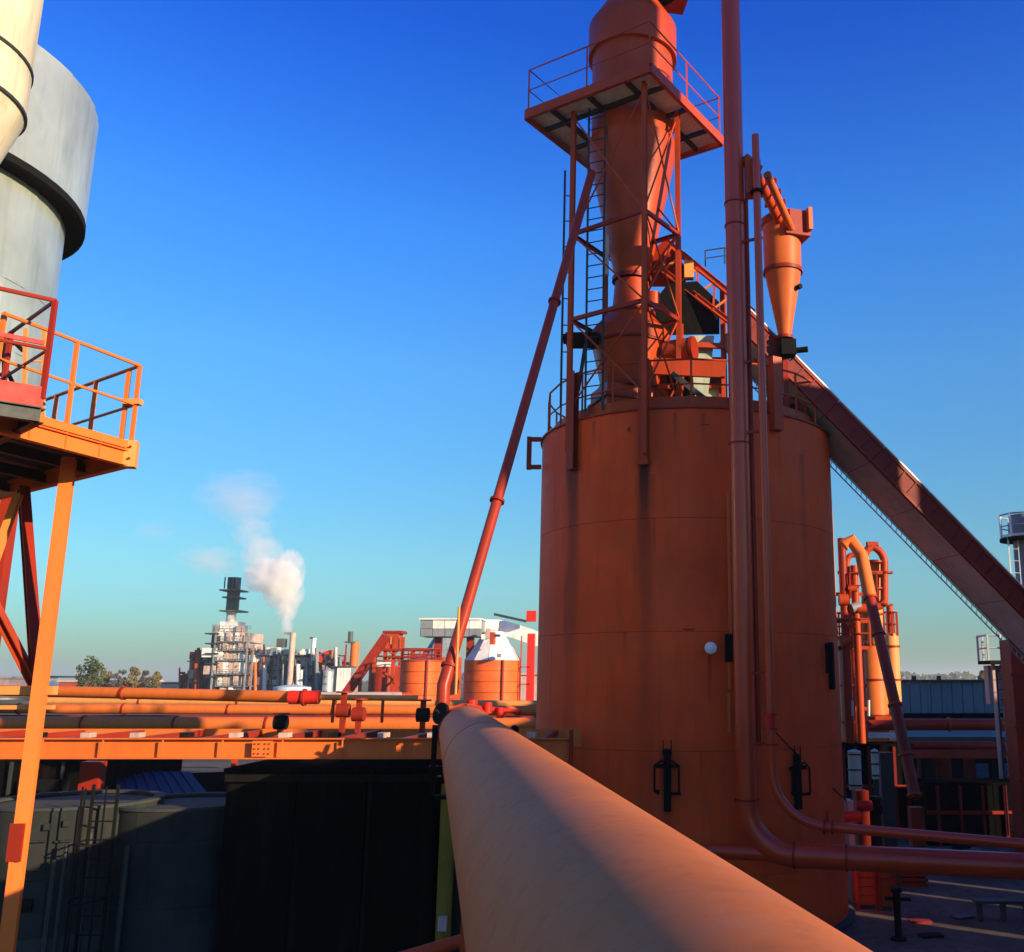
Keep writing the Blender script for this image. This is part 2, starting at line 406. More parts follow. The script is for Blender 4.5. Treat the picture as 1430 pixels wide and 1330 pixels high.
# rusty scab and small weld marks
for (px, py, wd, hh) in ((962, 879, .24, .03), (985, 593, .18, .012), (878, 600, .05, .10), (1060, 955, .1, .02)):
    p = cyl_hit(px, py, TX, TY, TR+.012); a = math.atan2(p.y-TY, p.x-TX)
    MB().box(p, (wd, .02, hh), rz=a+math.pi/2).build('weld_patch', M['reddark'], tank)
# lamp
lp = cyl_hit(990, 906, TX, TY, TR+.02)
lamp = empty('bulkhead_lamp', lp, 'round white bulkhead lamp fixed to the dark red tank left of the big pipe', 'lamp')
a = math.atan2(lp.y-TY, lp.x-TX); nn = V(math.cos(a), math.sin(a), 0)
MB().tube([lp, lp+nn*.16], .05, 12).build('socket', M['steeldark'], lamp)
sg = MB(); pr = [(0.001, 0), (.07, .012), (.115, .06), (.125, .12), (.11, .17), (.06, .205), (.001, .215)]
sg.tube([lp+nn*(.12+z) for r_, z in pr], .1, 20, rs=[r_ for r_, z in pr]); sg.build('glass_globe', M['white'], lamp)
MB().tube([lp+nn*.19, lp+nn*.215], .132, 20, cap=False).build('guard_ring', M['steeldark'], bpy.data.objects['glass_globe'])
# conduit strip up the tank left of the big pipe
cs = empty('cable_conduit', (2, 20, 0), 'thin pale orange conduit strip running up the tank beside the big pipe', 'conduit')
for (y0, y1) in ((690, 888), (905, 962), (968, 1022)):
    p = cyl_hit(1018, (y0+y1)/2, TX, TY, TR+.05)
    MB().bar(V(p.x, p.y, W(1018, y1, p.y).z), V(p.x, p.y, W(1018, y0, p.y).z), .055, .05).build('conduit_cover', M['orange'], cs)
p = cyl_hit(1018, 890, TX, TY, TR+.06); MB().box(V(p.x, p.y, W(1018, 905, p.y).z), (.16, .12, .55)).build('junction_box', M['black'], cs)
wr = MB(); q0 = cyl_hit(1080, 1020, TX, TY, TR+.25); q1 = W(1182, 1118, 21.6); wr.tube([q0, q0.lerp(q1, .5)-V(0, 0, .05), q1], .014, 6)
tag(wr.build('stay_cable', M['black']), 'thin dark stay cable slanting down across the right side of the tank', 'cable')

# ================================================================ cyclone tower on the tank
LF, LL, LR, LB = V(0, 19.42, 0), V(-1.68, 20.6, 0), V(.78, 20.6, 0), V(-.95, 21.8, 0)
ZP = H+13.3
tower = empty('cyclone_tower', (-.4, 21.3, ZT), 'rusty red steel tower on the tank roof with a railed top platform', 'tower')
for (L, zb) in ((LF, H+4.6), (LL, H+4.9), (LR, ZT), (LB, ZT)):
    MB().ibeam(L+V(0, 0, zb), L+V(0, 0, ZP-.05), .11, .11, .014, up=(.3, 1, 0)).build('leg', M['red'], tower)
def rod(a, b, r=.022, m=None, name='brace', par=None): MB().tube([a, b], r, 6).build(name, m or M['red'], par or tower)
up = V(0, 0, 1)
levels = [ZT+.3, H+8.0, H+10.1, ZP-.2]
for z in levels[1:3]:
    for (A, B) in ((LF, LL), (LL, LB), (LB, LR), (LR, LF)):
        MB().channel(A+up*z, B+up*z, .07, .09, .012, up=(0, 0, 1)).build('ring_beam', M['reddark'], tower)
for i in range(3):
    z0, z1 = levels[i], levels[i+1]
    for (A, B) in ((LF, LL), (LR, LF), (LR, LB)):
        off = (A+B)/2-V(-.4, 21.1, 0); off.z = 0; off = off.normalized()*.03
        rod(A+up*z0+off, B+up*z1+off); 
        if not (A is LF and i == 1): rod(B+up*z0-off, A+up*z1-off)
# platform
e1 = V(-.853, .522, 0); e2 = V(.522, .853, 0); P0 = V(.13, 18.97, ZP); SD = 3.5
def PP(a, b, z=0): return P0+e1*a+e2*b+up*z
ang1 = math.atan2(e1.y, e1.x)
g = [0, .7, 1.75, 2.8, SD]
for i in range(4):
    for j in range(4):
        if i in (1, 2) and j in (1, 2): continue
        c = PP((g[i]+g[i+1])/2, (g[j]+g[j+1])/2, .02)
        MB().box(c, (g[i+1]-g[i]-.09, g[j+1]-g[j]-.09, .03), rz=ang1).build('deck_panel', M['grating'], tower)
for k, q in enumerate(g):
    inn = k not in (0, 4)
    if inn:
        segs = [(0.07, .7), (2.8, SD-.07)] if k == 2 else [(.07, SD-.07)]
        for (s0, s1) in segs:
            MB().bar(PP(q, s0, -.02), PP(q, s1, -.02), .08, .14).build('deck_rib', M['steeldark'], tower)
            MB().bar(PP(s0, q, -.045), PP(s1, q, -.045), .08, .10).build('deck_rib', M['steeldark'], tower)
for (a, b) in (((0, 0), (SD, 0)), ((SD, 0), (SD, SD)), ((SD, SD), (0, SD)), ((0, SD), (0, 0))):
    MB().channel(PP(*a), PP(*b), .09, .24, .015, up=(0, 0, 1)).build('edge_channel', M['red'], tower)
railing(tower, [PP(.04, .04, .12), PP(SD-.04, .04, .12), PP(SD-.04, SD-.04, .12), PP(.04, SD-.04, .12)], 1.1, M['red'], step=1.75, r=.02, kick=0, mid=1, closed=True)
# caged ladder
lad = empty('access_ladder', (-1.2, 21.0, ZT), 'dark caged access ladder climbing the left side of the rusty tower', 'ladder')
ladder(lad, V(-1.12, 20.45, ZT+.2), V(-1.12, 20.45, ZP), .42, M['steeldark'], (1, -.4, 0), .28)
lad2 = empty('ladder_rail', (-1.9, 20.7, ZT), 'thin outer ladder with rungs left of the tower legs below the platform', 'ladder')
ladder(lad2, V(-1.80, 20.75, H+6.0), V(-1.80, 20.75, H+11.8), .16, M['steeldark'], (1, .1, 0), .6)

# cyclone separator in the tower
CX, CY = -.3, 21.3
cyc = empty('cyclone_separator', (CX, CY, ZT), 'tall rusty red cyclone with long tapering cone inside the tower', 'cyclone')
def lat(prof, name, m, root, c, seg=40): MB().lathe([(r_, z+H) for r_, z in prof], c, seg).build(name, m, root)
lat([(1.0, 12.55), (1.0, 15.1)], 'lower_drum', M['red'], cyc, (CX, CY))
lat([(1.0, 15.1), (1.10, 15.1), (1.10, 15.95), (1.04, 16.05)], 'upper_drum', M['red'], cyc, (CX, CY))
lat([(1.04, 16.05), (.62, 16.75), (.62, 17.3), (.01, 17.32)], 'roof_cone', M['red'], cyc, (CX, CY))
MB().box((CX+.75, CY-.1, H+17.0), (1.3, 1.0, .35), rz=.2).build('outlet_duct', M['reddark'], cyc)
MB().disc_at((CX+.45, CY-.5, H+16.85), (0, 0, 1), .75, .09, 32).build('inspection_cap', M['black'], cyc)
lat([(.40, 9.3), (1.08, 12.55), (1.08, 12.75)], 'cone', M['red'], cyc, (CX, CY))
lat([(.47, 9.22), (.47, 9.32), (.36, 9.33)], 'flange', M['reddark'], cyc, (CX, CY))
lat([(.47, 8.42), (.40, 9.2)], 'lower_cone', M['red'], cyc, (CX, CY))
lat([(.56, 8.36), (.56, 8.43), (.4, 8.44)], 'flange', M['reddark'], cyc, (CX, CY))
lat([(.94, 7.62), (.92, 7.95), (.54, 8.35)], 'hopper_shoulder', M['red'], cyc, (CX-.05, CY), 10)
lat([(.92, 7.58), (.92, 7.65), (.8, 7.66)], 'hopper_band', M['reddark'], cyc, (CX-.05, CY), 10)
lat([(.66, 6.6), (.87, 7.58)], 'hopper_body', M['red'], cyc, (CX-.05, CY), 10)
lat([(.72, 6.52), (.72, 6.62), (.5, 6.63)], 'hopper_band', M['reddark'], cyc, (CX-.05, CY), 10)
MB().box((CX-.05, CY, ZT+.48), (1.5, 1.1, .85), rz=.4).build('feeder_box', M['red'], cyc)
MB().box((CX-.05, CY, ZT+.60), (1.62, 1.22, .05), rz=.4).build('feeder_band', M['reddark'], cyc)
MB().tube([(CX+.8, CY-.35, H+7.35), (CX+1.35, CY-.6, H+7.35)], .26, 20).build('drive_motor', M['red'], cyc)
MB().disc_at((CX+1.4, CY-.62, H+7.35), (1, -.4, 0), .28, .08).build('motor_cover', M['reddark'], cyc)
MB().bar((CX+.5, CY-.7, H+6.9), (CX+2.1, CY-.9, H+6.75), .1, .38).build('drive_beam', M['red'], cyc)
lat([(.16, 8.5), (.16, 8.8)], 'service_port', M['red'], cyc, (CX+.5, CY-.35), 16)
# thin grey riser between cone and ladder
gp = MB(); gp.tube([W(846, 330, 20.6), W(846, 385, 20.6)], .07, 12); tag(gp.build('vent_pipe', M['greenwhite'], loc=W(846, 385, 20.6)), 'short pale pipe stub behind the cyclone cone by the ladder', 'pipe')
# roof equipment left of the hopper
eq = empty('valve_box', (-1.8, 20.9, ZT), 'dark drive box on a bracket at the left leg of the tower', 'machine')
MB().box((-1.42, 20.9, H+7.62), (.75, .5, .22)).build('drive_box', M['black'], eq)
MB().tube([(-1.85, 20.8, H+7.62), (-1.75, 20.8, H+7.62)], .12, 12).build('hand_wheel', M['black'], eq)
MB().bar((-1.5, 20.85, H+6.4), (-1.35, 20.85, H+7.5), .08, .08).build('strut', M['steeldark'], eq)
# deck walkway slats to the right of the hopper
sf = empty('roof_steps', (1.1, 20.6, ZT), 'dark steel steps lying between hopper and chute on the tank roof', 'steps')
for k in range(7):
    MB().box((.65+.14*k, 20.6, ZT+.95-.11*k), (.12, .8, .03)).build('tread', M['steeldark'], sf)
for s_ in (-.42, .42): MB().bar((.6, 20.6+s_, ZT+.98), (1.55, 20.6+s_, ZT+.2), .03, .12).build('stringer', M['steeldark'], sf)

# dark machine house and beams that fill the roof behind the railing
mh = empty('roof_machine_house', (1.0, 22.4, ZT), 'dark machine housing with red frame standing on the tank roof behind the hopper', 'machine')
MB().box((1.0, 22.8, ZT+1.05), (1.95, .9, 2.1)).build('housing', M['black'], mh)
for x in (.35, .8, 1.25, 1.65): MB().box((x, 22.33, ZT+1.1), (.38, .03, 1.8)).build('louvre_panel', M['maroon'], mh)
for (p_, q_) in (((.2, .1), (.75, 1.2)), ((1.3, .1), (.75, 1.2)), ((1.3, 1.2), (1.8, .1))): MB().bar((p_[0], 21.9, ZT+p_[1]), (q_[0], 21.9, ZT+q_[1]), .04, .04).build('brace', M['red'], mh)
for x in (.2, .75, 1.3, 1.8): MB().bar((x, 21.98, ZT), (x, 21.98, ZT+1.25), .07, .07).build('frame_post', M['reddark'], mh)
for z in (.5, 1.22): MB().bar((.15, 21.94, ZT+z), (1.85, 21.94, ZT+z), .06, .10).build('frame_beam', M['red'], mh)
MB().tube([(.3, 22.0, ZT+.95), (1.2, 22.0, ZT+1.05), (1.7, 22.1, ZT+.6)], .06, 10).build('hose', M['black'], mh)
MB().box((1.62, 22.2, ZT+1.0), (.35, .3, .5)).build('switch_cabinet', M['greenwhite'], mh)
mr = empty('roof_bin', (3.4, 21.9, ZT), 'dark red box bin on the right part of the tank roof beside the conveyor', 'bin')
MB().box((3.35, 22.0, ZT+.45), (.9, .7, .85)).build('bin_body', M['reddark'], mr)
MB().box((3.35, 21.63, ZT+.45), (.5, .04, .5)).build('bin_door', M['black'], mr)
for s_ in (-.4, .4): MB().bar((3.35+s_, 21.62, ZT), (3.35+s_, 21.62, ZT+.9), .05, .05).build('bin_post', M['red'], mr)

# ================================================================ conveyor gallery
gal = empty('conveyor_gallery', (2.6, 22, ZT), 'long sloping covered conveyor falling from the tank roof down to the right edge', 'conveyor')
A_ = W(1050, 437, 21.0); B_ = W(1430, 824, 22.3); dirg = (B_-A_); dirg.normalize()
start = A_-dirg*.1; end = B_+dirg*4.3
side = dirg.cross(V(0, 0, 1)).normalized()     # points away/near
if side.y > 0: side = -side
nup = side.cross(dirg).normalized(); 
if nup.z < 0: nup = -nup
Lg = (end-start).length; GH, GW = .52, 1.35
nseg = 9
for k in range(nseg):
    a = start+dirg*(Lg*k/nseg+.008); b = start+dirg*(Lg*(k+1)/nseg-.008)
    MB().bar((a+b)/2-nup*GH/2-dirg*(b-a).length/2, (a+b)/2-nup*GH/2+dirg*(b-a).length/2, .035, GH, nup).build('side_plate', M['maroon'], gal)
    for q_ in (.04, GH-.04): MB().bar(a-nup*q_+side*.03, b-nup*q_+side*.03, .03, .05, nup).build('edge_angle', M['reddark'], gal)
    for j_ in (.25, .5, .75): MB().bar(a.lerp(b, j_)+side*.03-nup*.07, a.lerp(b, j_)+side*.03-nup*(GH-.07), .03, .03).build('side_stiffener', M['maroon'], gal)
    o = -side*GW
    MB().bar(a-nup*GH/2+o, b-nup*GH/2+o, .035, GH, nup).build('side_plate', M['reddark'], gal)
    MB().bar(a-nup*(GH-.02)-side*GW/2, b-nup*(GH-.02)-side*GW/2, GW-.04, .02, nup).build('belly_sheet', M['greybelly'], gal)
    MB().bar(a+nup*.015-side*GW/2, b+nup*.015-side*GW/2, GW+.10, .03, nup).build('cover_sheet', M['galv'], gal)
    MB().bar(b-nup*(GH-.04)+side*.0, b-nup*(GH-.04)-side*GW, .05, .05, nup).build('cross_member', M['steeldark'], gal)
# small lattice walkway rail along the far lower edge
for q, mm in ((.02, M['galv']), (.14, M['galv'])):
    MB().tube([start-side*(GW+.02)-nup*(GH+q)+dirg*1.2, end-side*(GW+.02)-nup*(GH+q)], .016, 6).build('cable_rail', mm, gal)
st_ = MB()
for k in range(70):
    p = start-side*(GW+.02)-nup*(GH+.02)+dirg*(1.2+(Lg-1.2)*k/70); st_.tube([p, p-nup*.12+dirg*(.07)], .010, 5)
tag(st_.build('lattice_bar', M['galv'], gal), kind='stuff')
# handrail knobs on the top cover
# head frame: open truss over the tank
hd = gal
YH = 21.3
def HP(px, py, dy=0): return W(px, py, YH+dy)
for dy in (0, 1.3):
    MB().ibeam(HP(925, 333, dy), HP(1052, 437, dy), .10, .14, .014).build('top_chord', M['red'], hd)
    MB().ibeam(HP(918, 372, dy), HP(1052, 475, dy), .10, .12, .014).build('bottom_chord', M['red'], hd)
    tp = [(932, 340), (952, 356), (975, 375), (998, 394), (1022, 413), (1046, 433)]; bp_ = [(926, 378), (948, 395), (972, 413), (996, 432), (1020, 450), (1046, 470)]
    for i in range(6):
        MB().bar(HP(*tp[i], dy), HP(*bp_[i], dy), .05, .05).build('lattice_post', M['red'], hd)
        if i < 5: MB().bar(HP(*bp_[i], dy), HP(*tp[i+1], dy), .05, .05).build('lattice_diagonal', M['orange'], hd)
MB().section(HP(926, 368, .12), HP(926, 368, 1.2), [(-.45, -.55), (.5, -.55), (.62, -.2), (.05, .55), (-.45, .15)], up=(0, 0, 1)).build('head_drum_casing', M['reddark'], hd)
MB().box(HP(962, 378, -.1), (.22, .2, .42)).build('bearing_housing', M['orangepale'], hd)
hood = MB(); hood.section(HP(968, 438, .15), HP(968, 438, 1.25), [(-.95, -.50), (.62, -.50), (.62, .25), (.10, .75), (-.6, .7), (-.95, .25)], up=(0, 0, 1)); hood.build('discharge_hood', M['black'], hd)
for px in (951, 1008): MB().bar(HP(px, 400, .3), V(HP(px, 400, .3).x, YH+.3, ZT), .10, .10).build('head_leg', M['red'], hd)
for px in (951, 1010): MB().bar(HP(px, 400, 1.2), V(HP(px, 400, 1.2).x, YH+1.2, ZT), .10, .10).build('head_leg', M['red'], hd)
MB().bar(HP(930, 480, .1), HP(1012, 484, .1), .1, .12).build('cross_beam', M['red'], hd)
ch = MB(); c0 = HP(980, 475, .5)
ch.add([V(c0.x-.28, c0.y-.3, c0.z), V(c0.x+.28, c0.y-.3, c0.z), V(c0.x+.28, c0.y+.3, c0.z), V(c0.x-.28, c0.y+.3, c0.z),
        V(c0.x-.16, c0.y-.15, ZT+.02), V(c0.x+.02, c0.y-.15, ZT+.02), V(c0.x+.02, c0.y+.15, ZT+.02), V(c0.x-.16, c0.y+.15, ZT+.02)],
       [(0, 1, 2, 3), (4, 7, 6, 5), (0, 4, 5, 1), (1, 5, 6, 2), (2, 6, 7, 3), (3, 7, 4, 0)])
tag(ch.build('chute', M['greenwhite'], loc=(c0.x, c0.y, ZT)), 'grey green tapering chute below the black hood of the conveyor head', 'chute')
# little railing above the head
railing(hd, [W(985, 372, 22.4), W(1012, 368, 22.4), W(1045, 380, 22.4)], .42, M['steeldark'], step=.6, r=.018, kick=0)
# ================================================================ pipes in front of the tank
def on(px, py, Y): return W(px, py, Y)
dp = empty('dust_pipe', (1.9, 18.6, H-3.1), 'thick glossy red pipe rising in front of the tank and turning right at its foot', 'pipe')
zf = H-3.09
far_r = V(6.43, 17.3, zf); drr = (far_r-V(1.9, 18.6, zf)).normalized()
MB().tube([V(1.9, 18.6, H+18.5), V(1.9, 18.6, H-2.26)], .205, 32).build('riser', M['pipe'], dp)
MB().tube(arc(V(1.9, 18.6, H-1.5), V(1.9, 18.6, zf), V(1.9, 18.6, zf)+drr*2, .83, 14), .205, 32).build('elbow', M['pipe'], dp)
hs0 = V(1.9, 18.6, zf)+drr*.82
MB().tube([hs0, hs0+drr*10], .215, 32).build('horizontal_run', M['pipe'], dp)
MB().tube([hs0-drr*1.6, hs0+drr*.05], .125, 24).build('branch_stub', M['pipe'], dp)
for py in (285, 316, 620):
    z = on(1031, py, 18.6).z; MB().disc_at((1.9, 18.6, z), (0, 0, 1), .225, .03, 32).build('pipe_band', M['reddark'], dp)
MB().disc_at((1.9, 18.6, H-2.16), (0, 0, 1), .235, .04, 32).build('flange', M['reddark'], dp)
for t_ in (0.02, .95, 4.2): MB().disc_at(hs0+drr*t_, drr, .235, .035, 32).build('flange', M['reddark'], dp)
for py in (620, 940, 985):     # brackets to the tank
    z = on(1031, py, 18.6).z; MB().box((1.95, 19.1, z-.05), (.06, .9, .06)).build('wall_bracket', M['red'], dp)

x2, y2 = 2.33, 18.25
sp = empty('small_pipe', (x2, y2, H-2.9), 'slim glossy red pipe with wide bend at its foot right of the thick riser', 'pipe')
zs2 = on(1140, 1149, 18.2).z
d2 = (on(1430, 1179, 16.9)-V(x2, y2, zs2)); d2.z = d2.z; d2.normalize()
MB().tube([V(x2, y2, H+11.2), V(x2, y2, zs2+1.55)], .078, 20).build('riser', M['pipe'], sp)
bend = arc(V(x2, y2, zs2+2.5), V(x2, y2, zs2), V(x2, y2, zs2)+d2*3, .95, 16)
MB().tube([V(x2, y2, zs2+1.55)]+bend, .078, 20).build('bend', M['pipe'], sp)
MB().tube([bend[-1], bend[-1]+d2*9.5], .088, 20).build('horizontal_run', M['pipe'], sp)
for (p, d) in ((V(x2, y2, on(1073, 998, 18.2).z), up), (V(x2, y2, on(1073, 1018, 18.2).z), up), (V(x2, y2, on(1073, 1040, 18.2).z), up), (bend[-1], d2), (bend[-1]+d2*.14, d2)):
    MB().disc_at(p, d, .125, .03, 20).build('flange', M['reddark'], sp)
pv = V(x2-.02, y2-.02, on(1073, 1008, 18.2).z); MB().disc_at(pv, (0, 0, 1), .10, .30, 16).build('coupling', M['bright'], sp)
MB().tube([bend[-1]+V(.05, 0, .05), bend[-1]+V(.05, 0, .26)], .025, 8).build('vent_nipple', M['reddark'], sp)
for py in (330, 500, 600, 940, 1040):
    z = on(1060, py, 18.2).z; MB().bar((1.95, 18.5, z), (x2+.09, y2+.02, z), .05, .05).build('spacer_bracket', M['reddark'], sp)
x3, y3 = 2.14, 18.55
for (z0, z1, rr, nm) in ((H-1.2, H+9.9, .04, 'narrow pipe between the thick riser and the slim riser'),):
    tp = MB(); tp.tube([(x3, y3, z0), (x3, y3, z1)], rr, 12); tag(tp.build('thin_pipe', M['reddark'], loc=(x3, y3, z0)), nm, 'pipe')

# duct from risers to the small cyclone
ZC = lambda py: on(1092, py, 21).z
sc = (on(1092, 345, 21).x, 21.0)
dc = empty('cyclone_duct', (2.3, 18.6, H+10), 'twin slanting red duct crossing from the risers to the small cyclone', 'duct')
a0 = V(2.1, 18.5, on(1040, 222, 18.5).z); a1 = V(2.45, 18.7, on(1062, 240, 18.7).z); b1 = V(sc[0]-.02, 20.7, on(1112, 312, 20.7).z)
MB().bar(a0, a1, .16, .22).build('inlet_collar', M['red'], dc)
MB().box(V(2.28, 18.55, H+10.35), (.32, .34, .75)).build('junction_box', M['red'], dc)
MB().disc_at(V(x2, y2, H+9.9), (0, 0, 1), .14, .05).build('flange', M['black'], dc)
dd = (b1-a1).normalized(); sd = dd.cross(up).normalized()
MB().tube([a1-sd*.08, b1-sd*.05], .10, 16).build('duct_pipe', M['red'], dc)
MB().tube([a1+sd*.17-up*.1, b1+sd*.22-up*.22], .085, 16).build('duct_pipe', M['cycorange'], dc)
for k in range(1, 5):
    p = a1.lerp(b1, k/5); MB().bar(p-sd*.2, p+sd*.28, .04, .12).build('duct_strap', M['reddark'], dc)
scy = empty('small_cyclone', (sc[0], sc[1], ZC(500)), 'small orange cyclone with pointed cone hanging at the right of the tower', 'cyclone')
def lz(prof, name, m, seg=36): MB().lathe([(r_, ZC(py)) for r_, py in prof], sc, seg).build(name, m, scy)
lz([(.43, 380), (.45, 313)], 'drum', M['cycorange'])
lz([(.48, 317), (.50, 309), (.3, 300), (.01, 299)], 'lid', M['reddark'])
lz([(.14, 472), (.43, 380)], 'cone', M['cycorange'])
lz([(.46, 383), (.46, 378), (.4, 377)], 'flange', M['reddark'])
lz([(.2, 474), (.2, 470), (.1, 469)], 'flange', M['reddark'])
MB().box((sc[0]+.24, sc[1]-.15, ZC(322)), (.62, .60, .62), rz=.3).build('inlet_box', M['reddark'], scy)
MB().box((sc[0]+.54, sc[1]-.25, ZC(318)), (.10, .5, .55), rz=.3).build('inlet_cover', M['cycorange'], scy)
MB().disc_at((sc[0]+.32, sc[1]-.26, ZC(407)), (.5, -.8, 0), .06, .12, 12).build('hatch', M['black'], scy)
MB().box((sc[0]+.06, sc[1], ZC(487)), (.34, .34, .36)).build('rotary_valve', M['black'], scy)
MB().tube([(sc[0]+.2, sc[1], ZC(490)), (sc[0]+.5, sc[1]-.1, ZC(490))], .07, 12).build('valve_motor', M['black'], scy)
MB().bar((sc[0], sc[1]+.1, ZC(500)), (sc[0], sc[1]+.1, ZT), .12, .12).build('stand', M['reddark'], scy)

# leaning pipe
lb = V(-3.22, 15.75, H-.10); lt = V(-1.22, 20.3, H+11.5); ld = (lt-lb).normalized()
lp_ = empty('leaning_pipe', lb, 'long thin red pipe leaning from the orange pipe end up to the tower', 'pipe')
MB().tube([lb+ld*.3, lt], .095, 20).build('pipe_run', M['maroonpipe'], lp_)
for t_ in (3.55, 8.5): MB().disc_at(lb+ld*t_, ld, .135, .05).build('flange', M['reddark'], lp_)
mid = on(683, 770, 16.9); 
MB().tube([lb+V(0, 0, -.35), lb+V(.0, 0, .02), lb+ld*.35], .11, 16).build('boot', M['maroonpipe'], lp_)
MB().disc_at(lb+ld*.35, ld, .14, .05).build('flange', M['reddark'], lp_)
MB().tube([lb+ld*.3+V(.14, -.05, -.4), lb+ld*.3+V(.14, -.05, 1.0)], .022, 8).build('drain_tube', M['orangepale'], lp_)

# ================================================================ foreground pipe
u = V(-.2117, .9773, 0)
c0 = V(.54*.9773, .54*.2117, H-.79)
fg = empty('foreground_pipe', c0+u*8, 'fat orange pipe running from the bottom of the frame away to the pipe bridge', 'pipe')
mb = MB()
L0, L1 = -3.0, 15.75
for (a, b, nm) in ((L0, 9.6, 'pipe_section'), (9.6, L1, 'pipe_section')):
    MB().tube([c0+u*a, c0+u*b], .40, 96).build(nm, M['fgpipe'], fg)
MB().tube([c0+u*9.57, c0+u*9.63], .4045, 96).build('weld_seam', M['fgpipe'], fg)
e = c0+u*L1
efl = MB().tube([e, e+u*.10], .43, 40).build('end_flange', M['red'], fg)
MB().tube([e-u*.5, e-u*.44], .415, 48).build('clamp_band', M['reddark'], fg)
MB().tube([e+u*.1, e+u*.35, e+u*.55], .4, 32, rs=[.34, .30, .1]).build('end_cap', M['bright'], fg)
sd2 = V(.9773, .2117, 0)
for k in range(8):
    a = 2*math.pi*k/8; q = e+(sd2*math.cos(a)+up*math.sin(a))*.405
    MB().tube([q-u*.05, q+u*.15], .018, 6).build('bolt', M['black'], efl)
for i, L_ in enumerate((2.0, 7.0, 12.0)):
    q = c0+u*L_; so = empty('pipe_support', (q.x, q.y, 0), ('red trestle support under the fat orange pipe nearest the camera', 'red trestle support under the middle of the fat orange pipe', 'red trestle support under the far third of the fat orange pipe')[i], 'support', 'trestles under the fat orange pipe')
    MB().ibeam((q.x, q.y, 0), (q.x, q.y, q.z-.5), .16, .16, .02).build('column', M['red'], so)
    MB().bar(q-sd2*.22-up*.45, q+sd2*.22-up*.45, .2, .09).build('saddle_plate', M['reddark'], so)
# saddle carrying the end of the pipe
sad = empty('pipe_saddle', e-up*.9, 'dark saddle bracket with handwheel at the far end of the fat orange pipe', 'bracket')
for s_ in (-1, 1):
    MB().bar(e-u*.3+sd2*.46*s_-up*.9, e-u*.3+sd2*.46*s_+up*.12, .07, .07).build('saddle_arm', M['black'], sad)
MB().bar(e-u*.3-sd2*.55-up*.55, e-u*.3+sd2*.55-up*.55, .1, .12).build('saddle_beam', M['black'], sad)
MB().bar(e-u*.3-sd2*.42-up*.93, e-u*.3+sd2*.5-up*.93, .2, .06).build('saddle_base', M['black'], sad)
MB().disc_at(e-sd2*.38+up*.28, (-.6, -.7, .2), .17, .05, 20).build('handwheel', M['black'], sad)
MB().tube([e-sd2*.28+up*.2, e-sd2*.48+up*.34], .03, 8).build('valve_stem', M['black'], sad)
for (dx, dz, r_) in ((.1, .42, .09), (.35, .38, .07), (.55, .30, .06)):
    MB().tube([e+sd2*dx+up*(dz-.1)+u*.2, e+sd2*dx+up*(dz+.06)+u*.2], r_, 12).build('valve_body', M['bright'], sad)
MB().tube([e+sd2*.0+up*.38+u*.2, e+sd2*.9+up*.28+u*.3], .04, 8).build('small_manifold', M['bright'], sad)
MB().disc_at(e+sd2*.78+up*.02+u*.1, (0, -1, .2), .07, .05, 12).build('gauge', M['black'], sad)

# ================================================================ pipe bridge at the left
YB = 17.0
xl, xr = -22, on(795, 1045, YB).x
pb = empty('pipe_bridge', (-8, YB, 0), 'long bright orange steel girder bridge crossing below the skyline at left', 'pipe bridge')
ztop = on(300, 1031, YB).z; zbot = on(300, 1060, YB).z
xs_ = [xl, -14.0, -6.5, xr]
for i in range(3):
    MB().channel((xs_[i]+.004, YB, (ztop+zbot)/2), (xs_[i+1]-.004, YB, (ztop+zbot)/2), .12, ztop-zbot, .02, up=up).build('girder', M['orange'], pb)
    MB().bar((xs_[i]+.004, YB+3.2, (ztop+zbot)/2), (xs_[i+1]-.004, YB+3.2, (ztop+zbot)/2), .02, ztop-zbot, up).build('rear_girder', M['orange'], pb)
MB().box((xr+.03, YB, (ztop+zbot)/2), (.05, .22, .62)).build('end_plate', M['reddark'], pb)
for k in range(17):
    x = xl+1+k*1.2
    if x < xr: MB().bar((x, YB+.08, ztop-.08), (x, YB+3.15, ztop-.08), .10, .12).build('cross_beam', M['reddark'], pb)
# web stiffeners, splice plates and bolts on the girder
for k in range(13):
    x = -13.3+k*1.02
    if x < xr-.2: MB().box((x, YB-.068, (ztop+zbot)/2), (.022, .02, ztop-zbot-.06)).build('web_stiffener', M['orange'], pb)
for x in xs_[1:3]:
    spl = MB().box((x, YB-.07, (ztop+zbot)/2), (.34, .018, .26)).build('splice_or_shade_plate', M['orange'], pb)
    bt = MB()
    for dx in (-.12, -.05, .05, .12):
        for dz in (-.08, 0, .08): bt.disc_at((x+dx, YB-.085, (ztop+zbot)/2+dz), (0, 1, 0), .014, .02, 6)
    tag(bt.build('bolt_group', M['reddark'], spl), kind='stuff')
# pipe shoes on the girder
for k in range(14):
    x = -13+k*.85
    if x < xr-.3: MB().box((x, YB+.15, ztop+.045), (.16, .22, .08)).build('pipe_shoe', M['pink'] if k % 3 else M['black'], pb)
for x in (-13.6, on(705, 1100, YB).x): MB().ibeam((x, YB+1.6, 0), (x, YB+1.6, zbot), .26, .26, .02, up=(0, 1, 0)).build('column', M['orange'], pb)
for x in (-13.6, on(705, 1100, YB).x): MB().bar((x, YB+.06, zbot-.1), (x, YB+3.1, zbot-.1), .2, .2).build('column_head', M['reddark'], pb)
